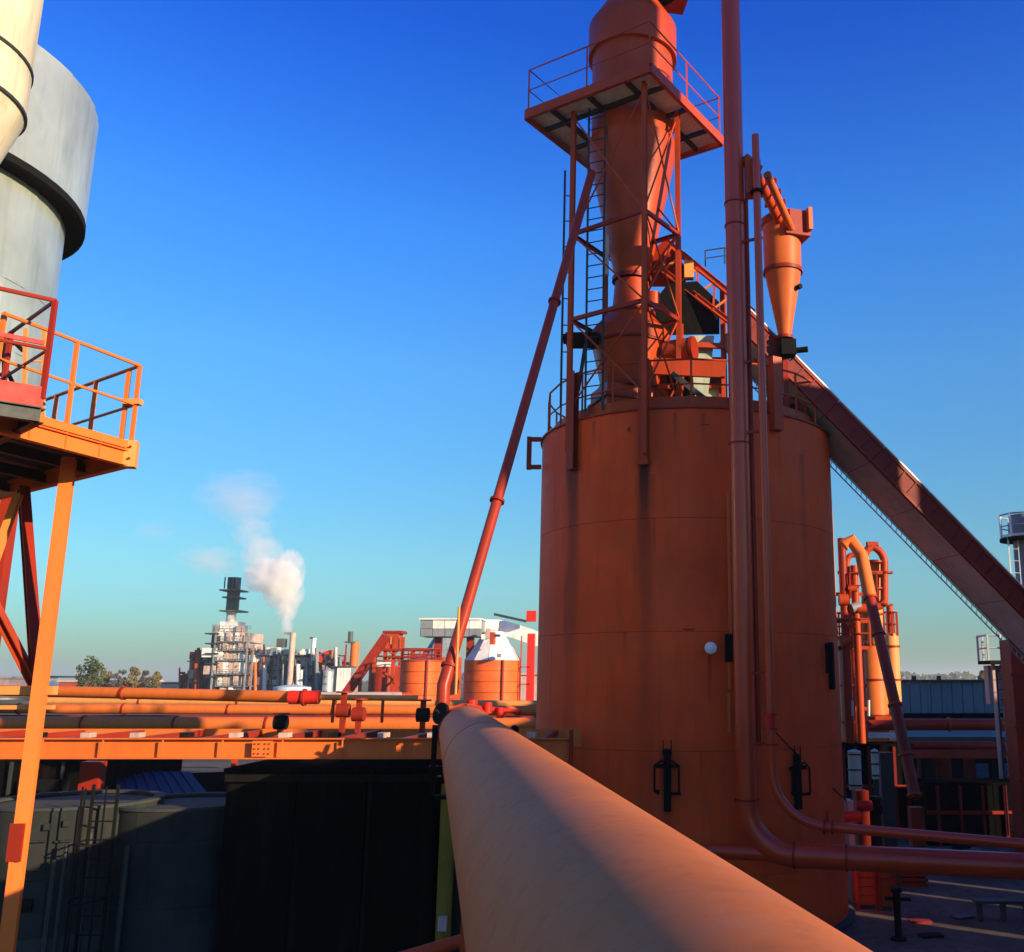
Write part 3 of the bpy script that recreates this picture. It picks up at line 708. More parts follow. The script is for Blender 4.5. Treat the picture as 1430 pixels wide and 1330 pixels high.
# pipes that run along the bridge direction, over racks further back
def hpipe(px0, px1, py0, py1, Y0, Y1, r, m, label, step=3.1, clr=0, nm='rack_pipe'):
    a = on(px0, py0, Y0); b = on(px1, py1, Y1); t = empty(nm, (a+b)/2, label, 'pipe', 'pipes lying on the rack behind the orange girder')
    d = (b-a); L = d.length; d.normalize(); n = max(1, int(L/step))
    for k in range(n):
        MB().tube([a+d*L*k/n, a+d*L*(k+1)/n], r, 18, cap=(k in (0, n-1))).build('pipe_length', m, t)
        if k: MB().disc_at(a+d*L*k/n, d, r*1.18, .06, 18).build('flange', M['reddark'], t)
    return t
hpipe(-60, 430, 963, 974, 22.0, 20.0, .12, M['orange'], 'topmost orange pipe on the rack at far left ending at a red valve')
hpipe(-140, 760, 1011, 1013, 41.0, 41.0, .31, M['orange'], 'thickest orange rack pipe just above the girder, shaded at left and sunlit right', 3.6)
hpipe(-120, 760, 989, 993, 42.5, 42.5, .21, M['orange'], 'middle orange rack pipe second above the girder, shaded at left', 3.9)
hpipe(-120, 760, 1001, 1003, 41.8, 41.8, .09, M['reddark'], 'narrow dark red pipe between the two orange rack pipes', 4.4)
hpipe(60, 752, 979, 984, 45.0, 44.0, .17, M['orangepale'], 'pale orange pipe on the rear of the rack behind red valves', 4.2)
hpipe(-40, 560, 970, 971, 50.0, 50.0, .16, M['pink'], 'pinkish far pipe on the horizon line of the rack', 4.0)
# elbow between thick pipe and bright one
vs_ = empty('rack_valve', on(415, 975, 20.5), 'red valve body at the right end of the topmost orange pipe', 'valve')
q = on(425, 974, 20.0); MB().tube([q-V(.3, 0, 0), q, q+V(.3, 0, 0)], .135, 16).build('valve_body', M['bright'], vs_); MB().disc_at(q, (1, 0, 0), .17, .05).build('flange', M['reddark'], vs_)
MB().tube([q+V(.33, 0, 0), q+V(2.3, 0, -.02)], .06, 10).build('outlet_pipe', M['orangepale'], vs_)
for k in range(3): MB().bar(q+V(.6+k*.5, 0, -.5), q+V(.6+k*.5, 0, .02), .05, .05).build('pipe_leg', M['red'], vs_)
for i, (px, lab) in enumerate(((478, 'dark valve assembly standing on the rack left of the two others'), (500, 'middle purple red valve assembly standing on the rack by the shadow'), (392, 'small black valve on the rack above the girder'), (590, 'black clamp stand on the rack just left of the fat pipe'))):
    p = on(px, 1012, 18.6); v_ = empty('rack_valve', p, lab, 'valve', 'valves on the pipe rack')
    zb_ = ztop; hgt = (.75, .62, .35, .6)[i]
    MB().bar((p.x, p.y, zb_), (p.x, p.y, zb_+hgt), .09, .09).build('valve_stand', M['reddark'], v_)
    MB().disc_at((p.x, p.y, zb_+hgt*.55), (1, 0, 0), .13, .22, 16).build('valve_body', M['reddark'] if i < 2 else M['black'], v_)
    vst = [c for c in C.objects if c.parent is v_][0]; MB().disc_at((p.x, p.y, zb_+hgt), (0, 0, 1), .15, .03, 16).build('handwheel', M['reddark'], vst)
# rear rack trestles that carry the far pipes
for i, (Y, px) in enumerate(((41, 20), (41, 250), (41, 480), (41, 700))):
    x = on(px, 1000, Y).x; z = on(px, 1024, 41).z
    t = empty('rack_trestle', (x, Y, 0), ('steel trestle under the rack pipes at the far left', 'steel trestle under the rack pipes below the thick pipe end', 'steel trestle under the rack pipes near the leaning shadow', 'steel trestle under the rack pipes close to the tank')[i], 'trestle', 'trestles under the pipe rack')
    for dy in (-1, 6): MB().ibeam((x, Y+dy, 0), (x, Y+dy, z-.15), .22, .22, .02).build('column', M['red'], t)
    MB().ibeam((x, Y-1.3, z-.08), (x, Y+6.6, z-.08), .2, .16, .02).build('cross_beam', M['reddark'], t)

# ================================================================ left steel frame and platform
ZD = H+2.93
Cc = V(-6.53, 11.86, ZD); e_n = V(-.30, -.95, 0).normalized(); e_b = V(-.87, .62, 0).normalized()
Nn = Cc+e_n*1.9; Bb = Cc+e_b*4.6; Qq = Nn+e_b*4.6
pf = empty('left_platform', (-8, 12, 0), 'bright orange railed steel platform on slanting legs at the left edge', 'platform')
def quad(root, pts, th, m, name):
    b = MB(); n = len(pts); vs = [Vector(p) for p in pts]+[Vector(p)-up*th for p in pts]
    b.add(vs, [tuple(range(n)), tuple(range(2*n-1, n-1, -1))]+[(i, n+i, n+(i+1) % n, (i+1) % n) for i in range(n)]); b.build(name, m, root)
for k in range(4):
    a = Cc.lerp(Bb, k/4); b = Cc.lerp(Bb, (k+1)/4); c = Nn.lerp(Qq, (k+1)/4); d = Nn.lerp(Qq, k/4)
    s = .01; quad(pf, [a.lerp(b, s), b.lerp(a, s), c.lerp(d, s), d.lerp(c, s)], .03, M['steeldark'], 'deck_sheet')
for (a, b) in ((Cc, Nn), (Bb, Cc), (Nn, Qq)):
    MB().channel(a-up*.02, b-up*.02, .07, .10, .012, up=up).build('toe_channel', M['orange'], pf)
    MB().ibeam(a-up*.19, b-up*.19, .10, .20, .014, up=up).build('edge_beam', M['orange'], pf)
for k in range(1, 4):
    a = Cc.lerp(Bb, k/4); b = Nn.lerp(Qq, k/4); MB().ibeam(a-up*.15, b-up*.15, .07, .14, .01, up=up).build('joist', M['steeldark'], pf)
MB().box(Cc-up*.13, (.17, .17, .34), rz=.3).build('corner_plate', M['orangepale'], pf)
railing(pf, [Nn+e_b*.0, Cc, Bb], 1.05, M['orange'], step=1.25, r=.024, kick=0, mid=1)
MB().bar(Cc+V(-.16, .05, 0), Cc+V(-.16, .05, 1.0), .045, .045).build('post', M['orange'], pf)
MB().box(Cc+V(-.04, 0, .56), (.22, .1, .07)).build('rail_clip', M['orangepale'], pf)
# gussets and bolts at the corner of the platform
for t_ in (.25, .5, .75):
    q = Nn.lerp(Cc, t_); MB().bar(q-up*.30+e_n*0, q-up*.02, .05, .012).build('web_stiffener', M['orange'], pf)
bt = MB()
for (dx, dz) in ((-.05, -.05), (.05, -.05), (-.05, -.2), (.05, -.2)): bt.disc_at(Cc+V(dx, -.10, dz), (0, 1, 0), .014, .03, 6)
tag(bt.build('bolt_group', M['reddark'], bpy.data.objects['corner_plate']), kind='stuff')
# legs
def leg(px, py0, py1, Y, wd, m, name='leg'):
    a = on(px, py0, Y); z1 = on(px, py1, Y).z if py1 else 0
    MB().ibeam((a.x, a.y, z1), (a.x, a.y, a.z), wd, wd, .014, up=(.4, -1, 0)).build(name, m, pf)
    return a
a = leg(97, 640, None, 11.9, .155, M['orange'])
leg_x, leg_y = a.x, a.y
MB().box((leg_x, leg_y-.09, on(30, 1175, leg_y).z), (.165, .03, .42)).build('splice_or_shade_plate', M['reddark'], pf)  # dark plate stands in for a shadow on the leg
zn = on(45, 962, 12.1).z
MB().bar((leg_x-5, leg_y+.12, zn-.02), (leg_x+.12, leg_y+.12, zn-.02), .10, .10, up).build('tie_beam', M['orangepale'], pf)
MB().bar((leg_x-5, leg_y+.12, zn-.22), (leg_x+.12, leg_y+.12, zn-.22), .08, .05, up).build('tie_beam', M['orangepale'], pf)
MB().channel(on(33, 682, 13.0), on(52, 948, 12.0), .13, .10, .014).build('brace', M['reddark'], pf)
MB().channel(on(-60, 745, 12.05), on(48, 955, 12.05), .12, .10, .014).build('brace', M['red'], pf)
MB().channel(on(26, 690, 12.6), on(-14, 800, 12.4), .09, .08, .012).build('brace', M['orangepale'], pf)
MB().ibeam((leg_x-2.9, leg_y, 0), (leg_x-2.9, leg_y, ZD-.3), .15, .15, .014, up=(.4, -1, 0)).build('leg', M['orange'], pf)
MB().ibeam((Bb.x+.4, Bb.y-.3, 0), (Bb.x+.4, Bb.y-.3, ZD-.3), .15, .15, .014, up=(.4, -1, 0)).build('leg', M['orange'], pf)
# near walkway with the red kick plate
nw = empty('near_walkway', (-7.2, 9.6, ZD), 'dark railed walkway corner with a bright red kick plate at the left edge', 'walkway')
Kc = V(-6.46, 9.9, ZD+.02); dl = V(-.76, -.65, 0).normalized(); dbk = V(-.75, .66, 0).normalized()
K1 = Kc+dl*3.5; K2 = Kc+dbk*3.0
quad(nw, [Kc, K2, K2+dl*3.5, K1], .04, M['steeldark'], 'deck_sheet')
MB().bar(Kc+up*.02, K1+up*.02, .03, .22, up).build('kick_plate', M['bright'], nw)
MB().bar(Kc+up*.02, K2+up*.02, .03, .22, up).build('kick_plate', M['reddark'], nw)
MB().ibeam(Kc-up*.18, K1-up*.18, .1, .16, .012, up=up).build('edge_beam', M['steeldark'], nw)
MB().ibeam(Kc-up*.18, K2-up*.18, .1, .16, .012, up=up).build('edge_beam', M['steeldark'], nw)
railing(nw, [K1, Kc, K2], 1.12, M['reddark'], step=1.3, r=.026, kick=0, mid=1)
MB().bar(Kc+dl*.05+up*.62, K1+up*.62, .03, .05, up).build('red_rail', M['bright'], nw)
MB().bar((-9.6, 9.6, 0), (-9.6, 9.6, ZD), .16, .16).build('leg', M['orange'], nw)
# ladder standing behind it (pale orange frame)
lf = empty('frame_ladder', (-8.0, 12.6, ZD), 'short pale orange ladder frame on the platform in front of the metal silo', 'ladder')
ladder(lf, on(49, 575, 12.2)-V(0, 0, .2), on(49, 460, 12.2), .22, M['orangepale'], (1, .3, 0), .42)
hx = empty('hose_bracket', on(15, 520, 12.4), 'dark bent hose hanging on the silo wall behind the red rail', 'hose')
for k, pts in enumerate((((5, 530), (12, 482), (22, 480), (32, 490)), ((0, 525), (10, 518), (20, 540), (24, 545)), ((6, 480), (6, 540)))):
    MB().tube([on(x, y, 12.4) for x, y in pts], .03, 8).build('hose_piece', M['black'], hx)

# ================================================================ silos at left
s1 = empty('metal_silo', (-16, 18.1, 0), 'large weathered grey metal silo with overhanging upper drum at left', 'silo')
zz = [H+9.62+i*(13.0-9.62)/2 for i in range(3)]
clad(s1, -16, 18.1, 3.88, [H+9.85, H+12.55], 20, M['steel'], 'cladding_panel', lap=.05, seg=3)
clad(s1, -16, 18.1, 3.52, [H+4.3, H+6.35, H+7.7, H+9.85], 20, M['steel'], 'cladding_panel', lap=.03, seg=3)
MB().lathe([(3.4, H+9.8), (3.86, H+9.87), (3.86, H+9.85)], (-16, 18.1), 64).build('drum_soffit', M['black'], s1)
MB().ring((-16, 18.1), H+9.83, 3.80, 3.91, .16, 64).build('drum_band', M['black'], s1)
MB().ring((-16, 18.1), H+7.68, 3.4, 3.455, .04, 64).build('joint_band', M['steeldark'], s1)
MB().ring((-16, 18.1), H+6.33, 3.4, 3.455, .04, 64).build('joint_band', M['steeldark'], s1)
MB().lathe([(3.84, H+9.9), (3.84, H+12.53), (2.0, H+13.1), (.01, H+13.2)], (-16, 18.1), 64).build('roof', M['steel'], s1)
MB().lathe([(3.38, H+4.3), (3.38, H+9.6)], (-16, 18.1), 48).build('inner_shell', M['steeldark'], s1)
MB().lathe([(.8, H+.9), (3.42, H+4.3)], (-16, 18.1), 48).build('hopper_cone', M['cream'], s1)
MB().ring((-16, 18.1), H+4.25, 3.3, 3.5, .14, 48).build('joint_band', M['steeldark'], s1)
tt = on(74, 79, 20); MB().box((-14.2, 15.0, H+12.7), (.35, .3, .22)).build('roof_vent', M['black'], s1)
for k in range(6):
    a = 2*math.pi*(k+.5)/6; MB().bar((-16+3.2*math.cos(a), 18.1+3.2*math.sin(a), 0), (-16+3.2*math.cos(a), 18.1+3.2*math.sin(a), H+4.3), .25, .25).build('leg', M['reddark'], s1)
s2c = (-10.72, 12.9)
s2 = empty('cream_silo', (s2c[0], s2c[1], ZD), 'smooth cream coloured silo with a cone bottom at the top left corner', 'silo')
zc_ = H+8.55
clad(s2, s2c[0], s2c[1], 1.22, [zc_, zc_+.75, zc_+3.2, zc_+5.5, zc_+8], 6, M['cream'], 'shell_plate', lap=.01, seg=8)
for z in (zc_, zc_+.75, zc_+3.2): MB().ring(s2c, z-.02, 1.2, 1.245, .05, 48).build('band', M['steeldark'], s2)
MB().lathe([(.28, zc_-2.9), (1.21, zc_-.02)], s2c, 48).build('hopper_cone', M['cream'], s2)
MB().lathe([(1.2, zc_+8), (.02, zc_+8.6)], s2c, 32).build('roof', M['cream'], s2)
MB().lathe([(.28, zc_-3.6), (.28, zc_-2.88)], s2c, 24).build('outlet', M['steeldark'], s2)
for k in range(4):
    a = math.pi/4+math.pi/2*k+.9; q = V(s2c[0]+1.18*math.cos(a), s2c[1]+1.18*math.sin(a), 0)
    if q.x < -10: MB().bar((q.x, q.y, ZD), (q.x, q.y, zc_+.3), .14, .14).build('leg', M['steeldark'], s2)

# ================================================================ dark yard below the bridge at left
def block(name, label, cat, px0, px1, pytop, Y, dep, m, zb=0, roofm='steeldark', group=None):
    a = on(px0, pytop, Y); b = on(px1, pytop, Y)
    o = empty(name, ((a.x+b.x)/2, Y, zb), label, cat, group)
    nb = max(1, int(round((b.x-a.x)/1.2)))
    for k in range(nb):
        x0 = a.x+(b.x-a.x)*k/nb; x1 = a.x+(b.x-a.x)*(k+1)/nb
        MB().box(((x0+x1)/2, Y+.04, (a.z+zb)/2), (x1-x0-.02, .08, a.z-zb)).build('wall_panel', m, o)
    MB().box(((a.x+b.x)/2, Y+.1+dep/2, (a.z+zb)/2-.02), (b.x-a.x-.02, dep, a.z-zb)).build('inner_wall', m, o)
    MB().box(((a.x+b.x)/2, Y+dep/2, a.z+.03), (b.x-a.x+.1, dep+.1, .06)).build('roof', M[roofm], o)
    return o, a, b
def rsilo(label, cx, cy, r, ztop_, m, nplate, zst, group):
    o = empty('concrete_silo', (cx, cy, 0), label, 'silo', group)
    clad(o, cx, cy, r, zst+[ztop_], nplate, m, 'shell_plate', lap=.02, seg=4)
    MB().lathe([(r-.04, .0), (r-.04, ztop_-.02), (.01, ztop_+.0)], (cx, cy), 32).build('core', M['concretedk'], o)
    MB().ring((cx, cy), ztop_, r-.15, r+.03, .05, 40).build('top_kerb', M['concretedk'], o)
    return o
GS = 'grey concrete silos in the dark pit'
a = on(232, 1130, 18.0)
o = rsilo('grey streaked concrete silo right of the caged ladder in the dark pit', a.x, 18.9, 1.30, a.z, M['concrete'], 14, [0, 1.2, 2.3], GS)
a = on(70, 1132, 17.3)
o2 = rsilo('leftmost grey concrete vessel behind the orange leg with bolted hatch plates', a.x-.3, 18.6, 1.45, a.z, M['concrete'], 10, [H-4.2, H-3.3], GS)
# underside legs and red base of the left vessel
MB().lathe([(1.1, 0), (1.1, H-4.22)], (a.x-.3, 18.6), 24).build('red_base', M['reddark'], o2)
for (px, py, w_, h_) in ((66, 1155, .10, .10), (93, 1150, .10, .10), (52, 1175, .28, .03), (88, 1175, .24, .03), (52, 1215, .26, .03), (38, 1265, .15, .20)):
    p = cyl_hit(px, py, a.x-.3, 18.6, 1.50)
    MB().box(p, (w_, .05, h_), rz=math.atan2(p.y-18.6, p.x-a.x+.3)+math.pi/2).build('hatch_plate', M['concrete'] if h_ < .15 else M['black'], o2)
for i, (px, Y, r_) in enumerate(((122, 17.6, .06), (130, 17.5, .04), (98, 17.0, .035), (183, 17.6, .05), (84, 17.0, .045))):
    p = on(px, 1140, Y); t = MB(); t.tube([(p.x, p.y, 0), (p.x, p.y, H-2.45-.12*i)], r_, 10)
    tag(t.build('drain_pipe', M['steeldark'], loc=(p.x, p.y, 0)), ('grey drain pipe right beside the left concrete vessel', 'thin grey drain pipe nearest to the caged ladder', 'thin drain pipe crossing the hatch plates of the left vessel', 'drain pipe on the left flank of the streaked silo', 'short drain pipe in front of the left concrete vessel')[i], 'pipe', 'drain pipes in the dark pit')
pl_ = on(148, 1100, 17.2)
ld3 = empty('pit_ladder', (pl_.x, 17.2, 0), 'dark caged ladder between the two concrete silos in the pit', 'ladder')
ladder(ld3, (pl_.x, 17.2, 0), (pl_.x, 17.2, H-1.75), .42, M['black'], (1, 0, 0), .28, cage=True)
# sheds with black walls standing in for the shade under the girder
bs, a, b = block('black_shed', 'flat roofed shed painted black for the shaded void below the girder in the centre', 'shed', 318, 612, 1078, 17.6, 5, M['darkclad'], roofm='darkclad')
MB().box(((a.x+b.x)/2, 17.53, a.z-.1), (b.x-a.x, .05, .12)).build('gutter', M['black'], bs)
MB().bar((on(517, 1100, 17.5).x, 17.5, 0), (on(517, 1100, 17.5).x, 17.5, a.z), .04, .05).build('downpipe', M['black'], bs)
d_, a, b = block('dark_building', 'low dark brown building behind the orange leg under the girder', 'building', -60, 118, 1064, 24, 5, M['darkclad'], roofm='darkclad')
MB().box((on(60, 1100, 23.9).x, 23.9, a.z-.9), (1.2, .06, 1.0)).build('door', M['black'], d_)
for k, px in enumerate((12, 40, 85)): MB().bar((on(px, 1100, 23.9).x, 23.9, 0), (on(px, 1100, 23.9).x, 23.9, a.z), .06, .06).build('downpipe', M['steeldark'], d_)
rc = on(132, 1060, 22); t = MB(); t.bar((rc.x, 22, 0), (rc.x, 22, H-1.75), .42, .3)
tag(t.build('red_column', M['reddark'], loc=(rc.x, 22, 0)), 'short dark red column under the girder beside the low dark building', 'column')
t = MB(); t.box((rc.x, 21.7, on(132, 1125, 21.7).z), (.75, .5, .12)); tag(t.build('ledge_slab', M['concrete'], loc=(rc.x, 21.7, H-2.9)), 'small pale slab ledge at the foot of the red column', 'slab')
# blue roof shed
bl = empty('blue_roof_shed', (on(230, 1100, 25).x, 25, 0), 'small shed with a dark blue pitched roof under the girder', 'shed')
p0 = on(165, 1117, 23); p1 = on(298, 1117, 23); p2 = on(265, 1078, 27); p3 = on(160, 1078, 27)
quad(bl, [p0, p1, p2, p3], .06, M['blueroof'], 'roof')
MB().box(((p0.x+p1.x)/2, 25.2, p0.z/2-.05), (p1.x-p0.x-.3, 3.6, p0.z-.1)).build('wall', M['darkclad'], bl)
quad(bl, [p1-up*.03, V(p1.x-.1, 31, p1.z), p2-up*.03], .05, M['darkclad'], 'gable')
for k in range(1, 8):
    MB().bar(p0.lerp(p1, k/8)+up*.02, p3.lerp(p2, k/8)+up*.02, .03, .03).build('roof_rib', M['blueroof'], bl)
# olive column and pale one behind fat pipe
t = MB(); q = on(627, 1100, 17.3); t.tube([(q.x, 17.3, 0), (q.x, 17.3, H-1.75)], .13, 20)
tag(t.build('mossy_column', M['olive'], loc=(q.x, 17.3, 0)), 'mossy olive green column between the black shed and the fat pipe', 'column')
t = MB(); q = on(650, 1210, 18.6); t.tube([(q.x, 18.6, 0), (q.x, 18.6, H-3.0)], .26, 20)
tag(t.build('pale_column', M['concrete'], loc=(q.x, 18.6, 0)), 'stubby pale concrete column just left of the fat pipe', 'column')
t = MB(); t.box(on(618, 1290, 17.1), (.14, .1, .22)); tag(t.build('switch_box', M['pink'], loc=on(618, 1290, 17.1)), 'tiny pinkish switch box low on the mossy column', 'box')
rp = MB(); rp.tube([on(540, 1345, 13.2), on(665, 1308, 13.4), on(760, 1280, 13.6)], .085, 16)
for q_ in (on(545, 1343, 13.2), on(750, 1283, 13.6)): rp.bar((q_.x, q_.y, 0), (q_.x, q_.y, q_.z-.08), .08, .08)
tag(rp.build('low_pipe', M['red'], loc=on(600, 1320, 13.3)), 'slanting red pipe at the bottom edge passing under the fat pipe', 'pipe')
lf2 = empty('hanging_valve', on(612, 1075, 17.2), 'small red and pale valve hanging below the girder end by the fat pipe', 'valve')
MB().tube([on(600, 1073, 17.2), on(628, 1076, 17.2)], .06, 12).build('valve_body', M['bright'], lf2); MB().disc_at(on(614, 1078, 17.2), (1, 0, 0), .09, .05, 12).build('flange', M['pink'], lf2)
MB().tube([on(614, 1058, 17.2), on(614, 1076, 17.2)], .03, 8).build('stem', M['black'], lf2)
# ================================================================ right side behind the tank
def pxbox(root, name, m, x0, y0, x1, y1, Y, dep):
    ym = (y0+y1)/2; a = on(x0, ym, Y); b = on(x1, ym, Y); a.z = on(x0, y0, Y).z; b.z = on(x0, y1, Y).z
    return MB().box(((a.x+b.x)/2, Y+dep/2, (a.z+b.z)/2), (abs(b.x-a.x), dep, abs(a.z-b.z))).build(name, m, root)
def pxtube(root, name, m, pts, Y, r, bend=None, seg=14):
    P = [on(p[0], p[1], p[2] if len(p) > 2 else Y) for p in pts]
    if bend: P = path(P, bend, 6)
    return MB().tube(P, r, seg).build(name, m, root)
def pxcyl(root, name, m, x0, x1, y0, y1, Y, seg=32, top=0):   # upright cylinder filling the pixel span
    a = on(x0, y1, Y); b = on(x1, y1, Y); r = (b.x-a.x)/2; c = ((a.x+b.x)/2, Y+r); z0 = on((x0+x1)/2, y1, Y).z; z1 = on((x0+x1)/2, y0, Y).z
    pr = [(r, z0), (r, z1)]
    if top: pr += [(r*.5, z1+r*top*.6), (.01, z1+r*top)]
    else: pr += [(.01, z1+.02)]
    return MB().lathe(pr, c, seg).build(name, m, root)
YV = 36
for i, (x0, x1, y0, y1, m, lab) in enumerate((
    (1176, 1213, 893, 1030, 'red', 'dark red process vessel right behind the big tank'),
    (1206, 1243, 884, 1030, 'orange', 'sunlit orange process vessel behind the slanting pipe'),
    (1240, 1260, 888, 1030, 'orangepale', 'narrow pale orange vessel with small railed top at the right of the group'))):
    Yv = YV+i*2.5; a = on((x0+x1)/2, 900, Yv); v_ = empty('process_vessel', (a.x, Yv+1, 0), lab, 'vessel', 'process vessels behind the big tank')
    p0 = on(x0, 950, Yv); p1 = on(x1, 950, Yv); r = (p1.x-p0.x)/2; z1 = on(x0, y0, Yv).z; c = ((p0.x+p1.x)/2, Yv+r)
    MB().lathe([(r, 0), (r, z1), (r*.8, z1+r*.35), (.01, z1+r*.5)], c, 32).build('shell', M[m], v_)
    for k in range(1, 5): MB().ring(c, z1*k/5+.9, r-.02, r+.05, .08, 32).build('stiffener_ring', M['reddark'], v_)
    MB().tube([(c[0], c[1], z1), (c[0], c[1], z1+1.3)], .14, 10).build('top_nozzle', M['red'], v_)
    railing(v_, [V(c[0]+r*math.cos(t), c[1]+r*math.sin(t), z1) for t in [2*math.pi*q/8 for q in range(8)]], 1.0, M['reddark'], step=2, r=.03, kick=0, closed=True)
pr_ = empty('pipe_tower', (on(1200, 900, 34).x, 34, 0), 'tall tangle of red and orange pipes above the vessels right of the tank', 'pipe tower')
YT = 34
for (x0, x1, y0, y1, m) in ((1163, 1175, 712, 1015, 'orange'), (1178, 1190, 752, 960, 'reddark'), (1192, 1203, 790, 900, 'red')):
    a = on(x0, y1, YT); b = on(x1, y1, YT); r = (b.x-a.x)/2
    MB().tube([((a.x+b.x)/2, YT, 0), ((a.x+b.x)/2, YT, on(x0, y0, YT).z)], r, 16).build('standpipe', M[m], pr_)
pxtube(pr_, 'return_bend', M['red'], [(1207, 800), (1207, 762), (1235, 762), (1235, 845), (1222, 848)], 34.5, .14, [.5, .6, .3])
pxtube(pr_, 'tall_pipe', M['orangepale'], [(1222, 900), (1222, 783)], 35, .27)
pxtube(pr_, 'tall_pipe', M['orange'], [(1210, 895), (1210, 790)], 35.4, .18)
pxtube(pr_, 'standpipe', M['red'], [(1183, 860), (1183, 775), (1212, 775)], 34.2, .10, .25)
for (px, py) in ((1222, 785), (1222, 822), (1222, 858), (1210, 800), (1235, 800), (1235, 845)):
    MB().disc_at(on(px, py, 34.6), up, .30, .07, 16).build('flange', M['reddark'], pr_)
for (y, x0, x1) in ((800, 1170, 1232), (830, 1165, 1226), (868, 1165, 1226), (905, 1168, 1215), (990, 1180, 1215)):
    MB().bar(on(x0, y, 34.3), on(x1, y, 34.3), .10, .12).build('platform_beam', M['red'], pr_)
for k, (px, py) in enumerate(((1190, 822), (1196, 848), (1178, 838), (1188, 872), (1203, 850), (1180, 895))):
    MB().disc_at(on(px, py, 33.9), (1, 0, .3*(k % 2)), .13+.04*(k % 3), .32, 12).build('valve', M['galv'] if k in (1, ) else M['red'], pr_)
railing(pr_, [on(1166, 905, 33.8), on(1216, 905, 33.8)], 1.0, M['red'], step=.8, r=.03, kick=0)
railing(pr_, [on(1188, 836, 33.8), on(1226, 836, 33.8)], .9, M['reddark'], step=.7, r=.03, kick=0)
for px in (1190, 1213): MB().tube([on(px, 1000, 33.9), on(px, 978, 33.9)], .05, 8).build('vent_stub', M['galv'], pr_)
# slanting pipe with a bend at its top
sp2 = empty('slanting_pipe', on(1283, 1140, 30), 'long slanting dark red pipe with a bent orange top in front of the pipe tower', 'pipe')
P_ = [on(1178, 762, 33), on(1188, 754, 33), on(1203, 775, 33), on(1215, 835, 32.5), on(1250, 985, 31.2), on(1278, 1115, 30)]
MB().tube(P_[:4], .22, 18).build('bend', M['orange'], sp2)
MB().tube(P_[3:5], .18, 18).build('pipe_length', M['reddark'], sp2)
MB().tube(P_[4:], .18, 18).build('pipe_length', M['reddark'], sp2)
for t_, (i, j) in ((0, (3, 4)), (.35, (3, 4)), (0, (4, 5)), (.55, (4, 5)), (.97, (4, 5))):
    d = (P_[j]-P_[i]).normalized(); MB().disc_at(P_[i].lerp(P_[j], t_), d, .235, .07, 18).build('flange', M['red'], sp2)
pB = on(1280, 1130, 30); MB().box((pB.x, 30.1, pB.z-.5), (.4, .4, 1.1)).build('foot_block', M['reddark'], sp2)
# long shed with the blue grey roof
a = on(1240, 952, 62); b = on(1408, 952, 62)
rs_ = empty('long_shed', ((a.x+b.x)/2, 62, 0), 'long dark shed with a blue grey sheeted upper wall at right', 'shed')
z0 = on(1300, 996, 62).z; z1 = a.z; n = 16
for k in range(n):
    x0 = a.x+(b.x+3-a.x)*k/n; x1 = a.x+(b.x+3-a.x)*(k+1)/n
    MB().box(((x0+x1)/2, 62, (z0+z1)/2), (x1-x0-.04, .12, z1-z0)).build('cladding_sheet', M['roofgrey'], rs_)
MB().box(((a.x+b.x+3)/2, 66, z1/2-.1), (b.x+3-a.x-.3, 7.6, z1-.2)).build('wall', M['darkclad'], rs_)
MB().box(((a.x+b.x+3)/2, 65.8, z1+.06), (b.x+3.4-a.x, 8.2, .12)).build('roof', M['steeldark'], rs_)
for px in (1276, 1311): MB().tube([on(px, 952, 63), on(px, 944, 63)], .15, 8).build('roof_vent', M['steeldark'], rs_)
# low dark pump hall in front of it
zt = on(1300, 1036, 44).z
ph = empty('open_hall', (on(1320, 1000, 44).x, 44, 0), 'open dark hall with red beams and columns below the long shed', 'hall')
X0, X1 = on(1228, 1000, 44).x, on(1470, 1000, 44).x
MB().box(((X0+X1)/2, 52, zt+.1), (X1-X0, 16, .2)).build('roof_slab', M['steeldark'], ph)
MB().box(((X0+X1)/2, 59, zt/2), (X1-X0, .3, zt)).build('rear_wall', M['darkclad'], ph)
for px in (1232, 1268, 1297, 1340, 1392, 1440):
    x = on(px, 1100, 44).x; MB().ibeam((x, 44.1, 0), (x, 44.1, zt-.01), .4, .4, .03, up=(0, 1, 0)).build('column', M['black'], ph)
for (py, m, h_) in ((1053, 'reddark', .35), (1092, 'black', .3), (1130, 'reddark', .25)):
    z = on(1300, py, 43.6).z; MB().bar((X0, 43.6, z), (X1, 43.6, z), .3, h_).build('rail_beam', M[m], ph)
for k, px in enumerate((1296, 1322, 1352)):
    p = on(px, 1072, 45); MB().box((p.x, 45.2, p.z), (.8, .1, .95)).build('hall_panel', M['reddark'], ph)
rp2 = empty('yard_pipe', on(1300, 1012, 38), 'long dark red yard pipe crossing in front of the long shed', 'pipe')
p0, p1 = on(1180, 1012, 38), on(1470, 1012, 38)
for k in range(4):
    MB().tube([p0.lerp(p1, k/4), p0.lerp(p1, (k+1)/4)], .22, 16).build('pipe_length', M['reddark'], rp2); MB().disc_at(p0.lerp(p1, k/4), (1, 0, 0), .27, .07).build('flange', M['red'], rp2)
rp3 = empty('yard_pipe', on(1300, 1040, 38), 'lower and darker red yard pipe under the long one at right', 'pipe')
p0, p1 = on(1240, 1040, 38), on(1470, 1042, 38)
for k in range(3): MB().tube([p0.lerp(p1, k/3), p0.lerp(p1, (k+1)/3)], .14, 14).build('pipe_length', M['reddark'], rp3)
wt = MB(); wt.box(on(1233, 1027, 37.5), (1.1, .5, .18)); tag(wt.build('cable_tray', M['white'], loc=on(1233, 1027, 37.5)), 'short sunlit white tray between the yard pipes beside the tank', 'tray')
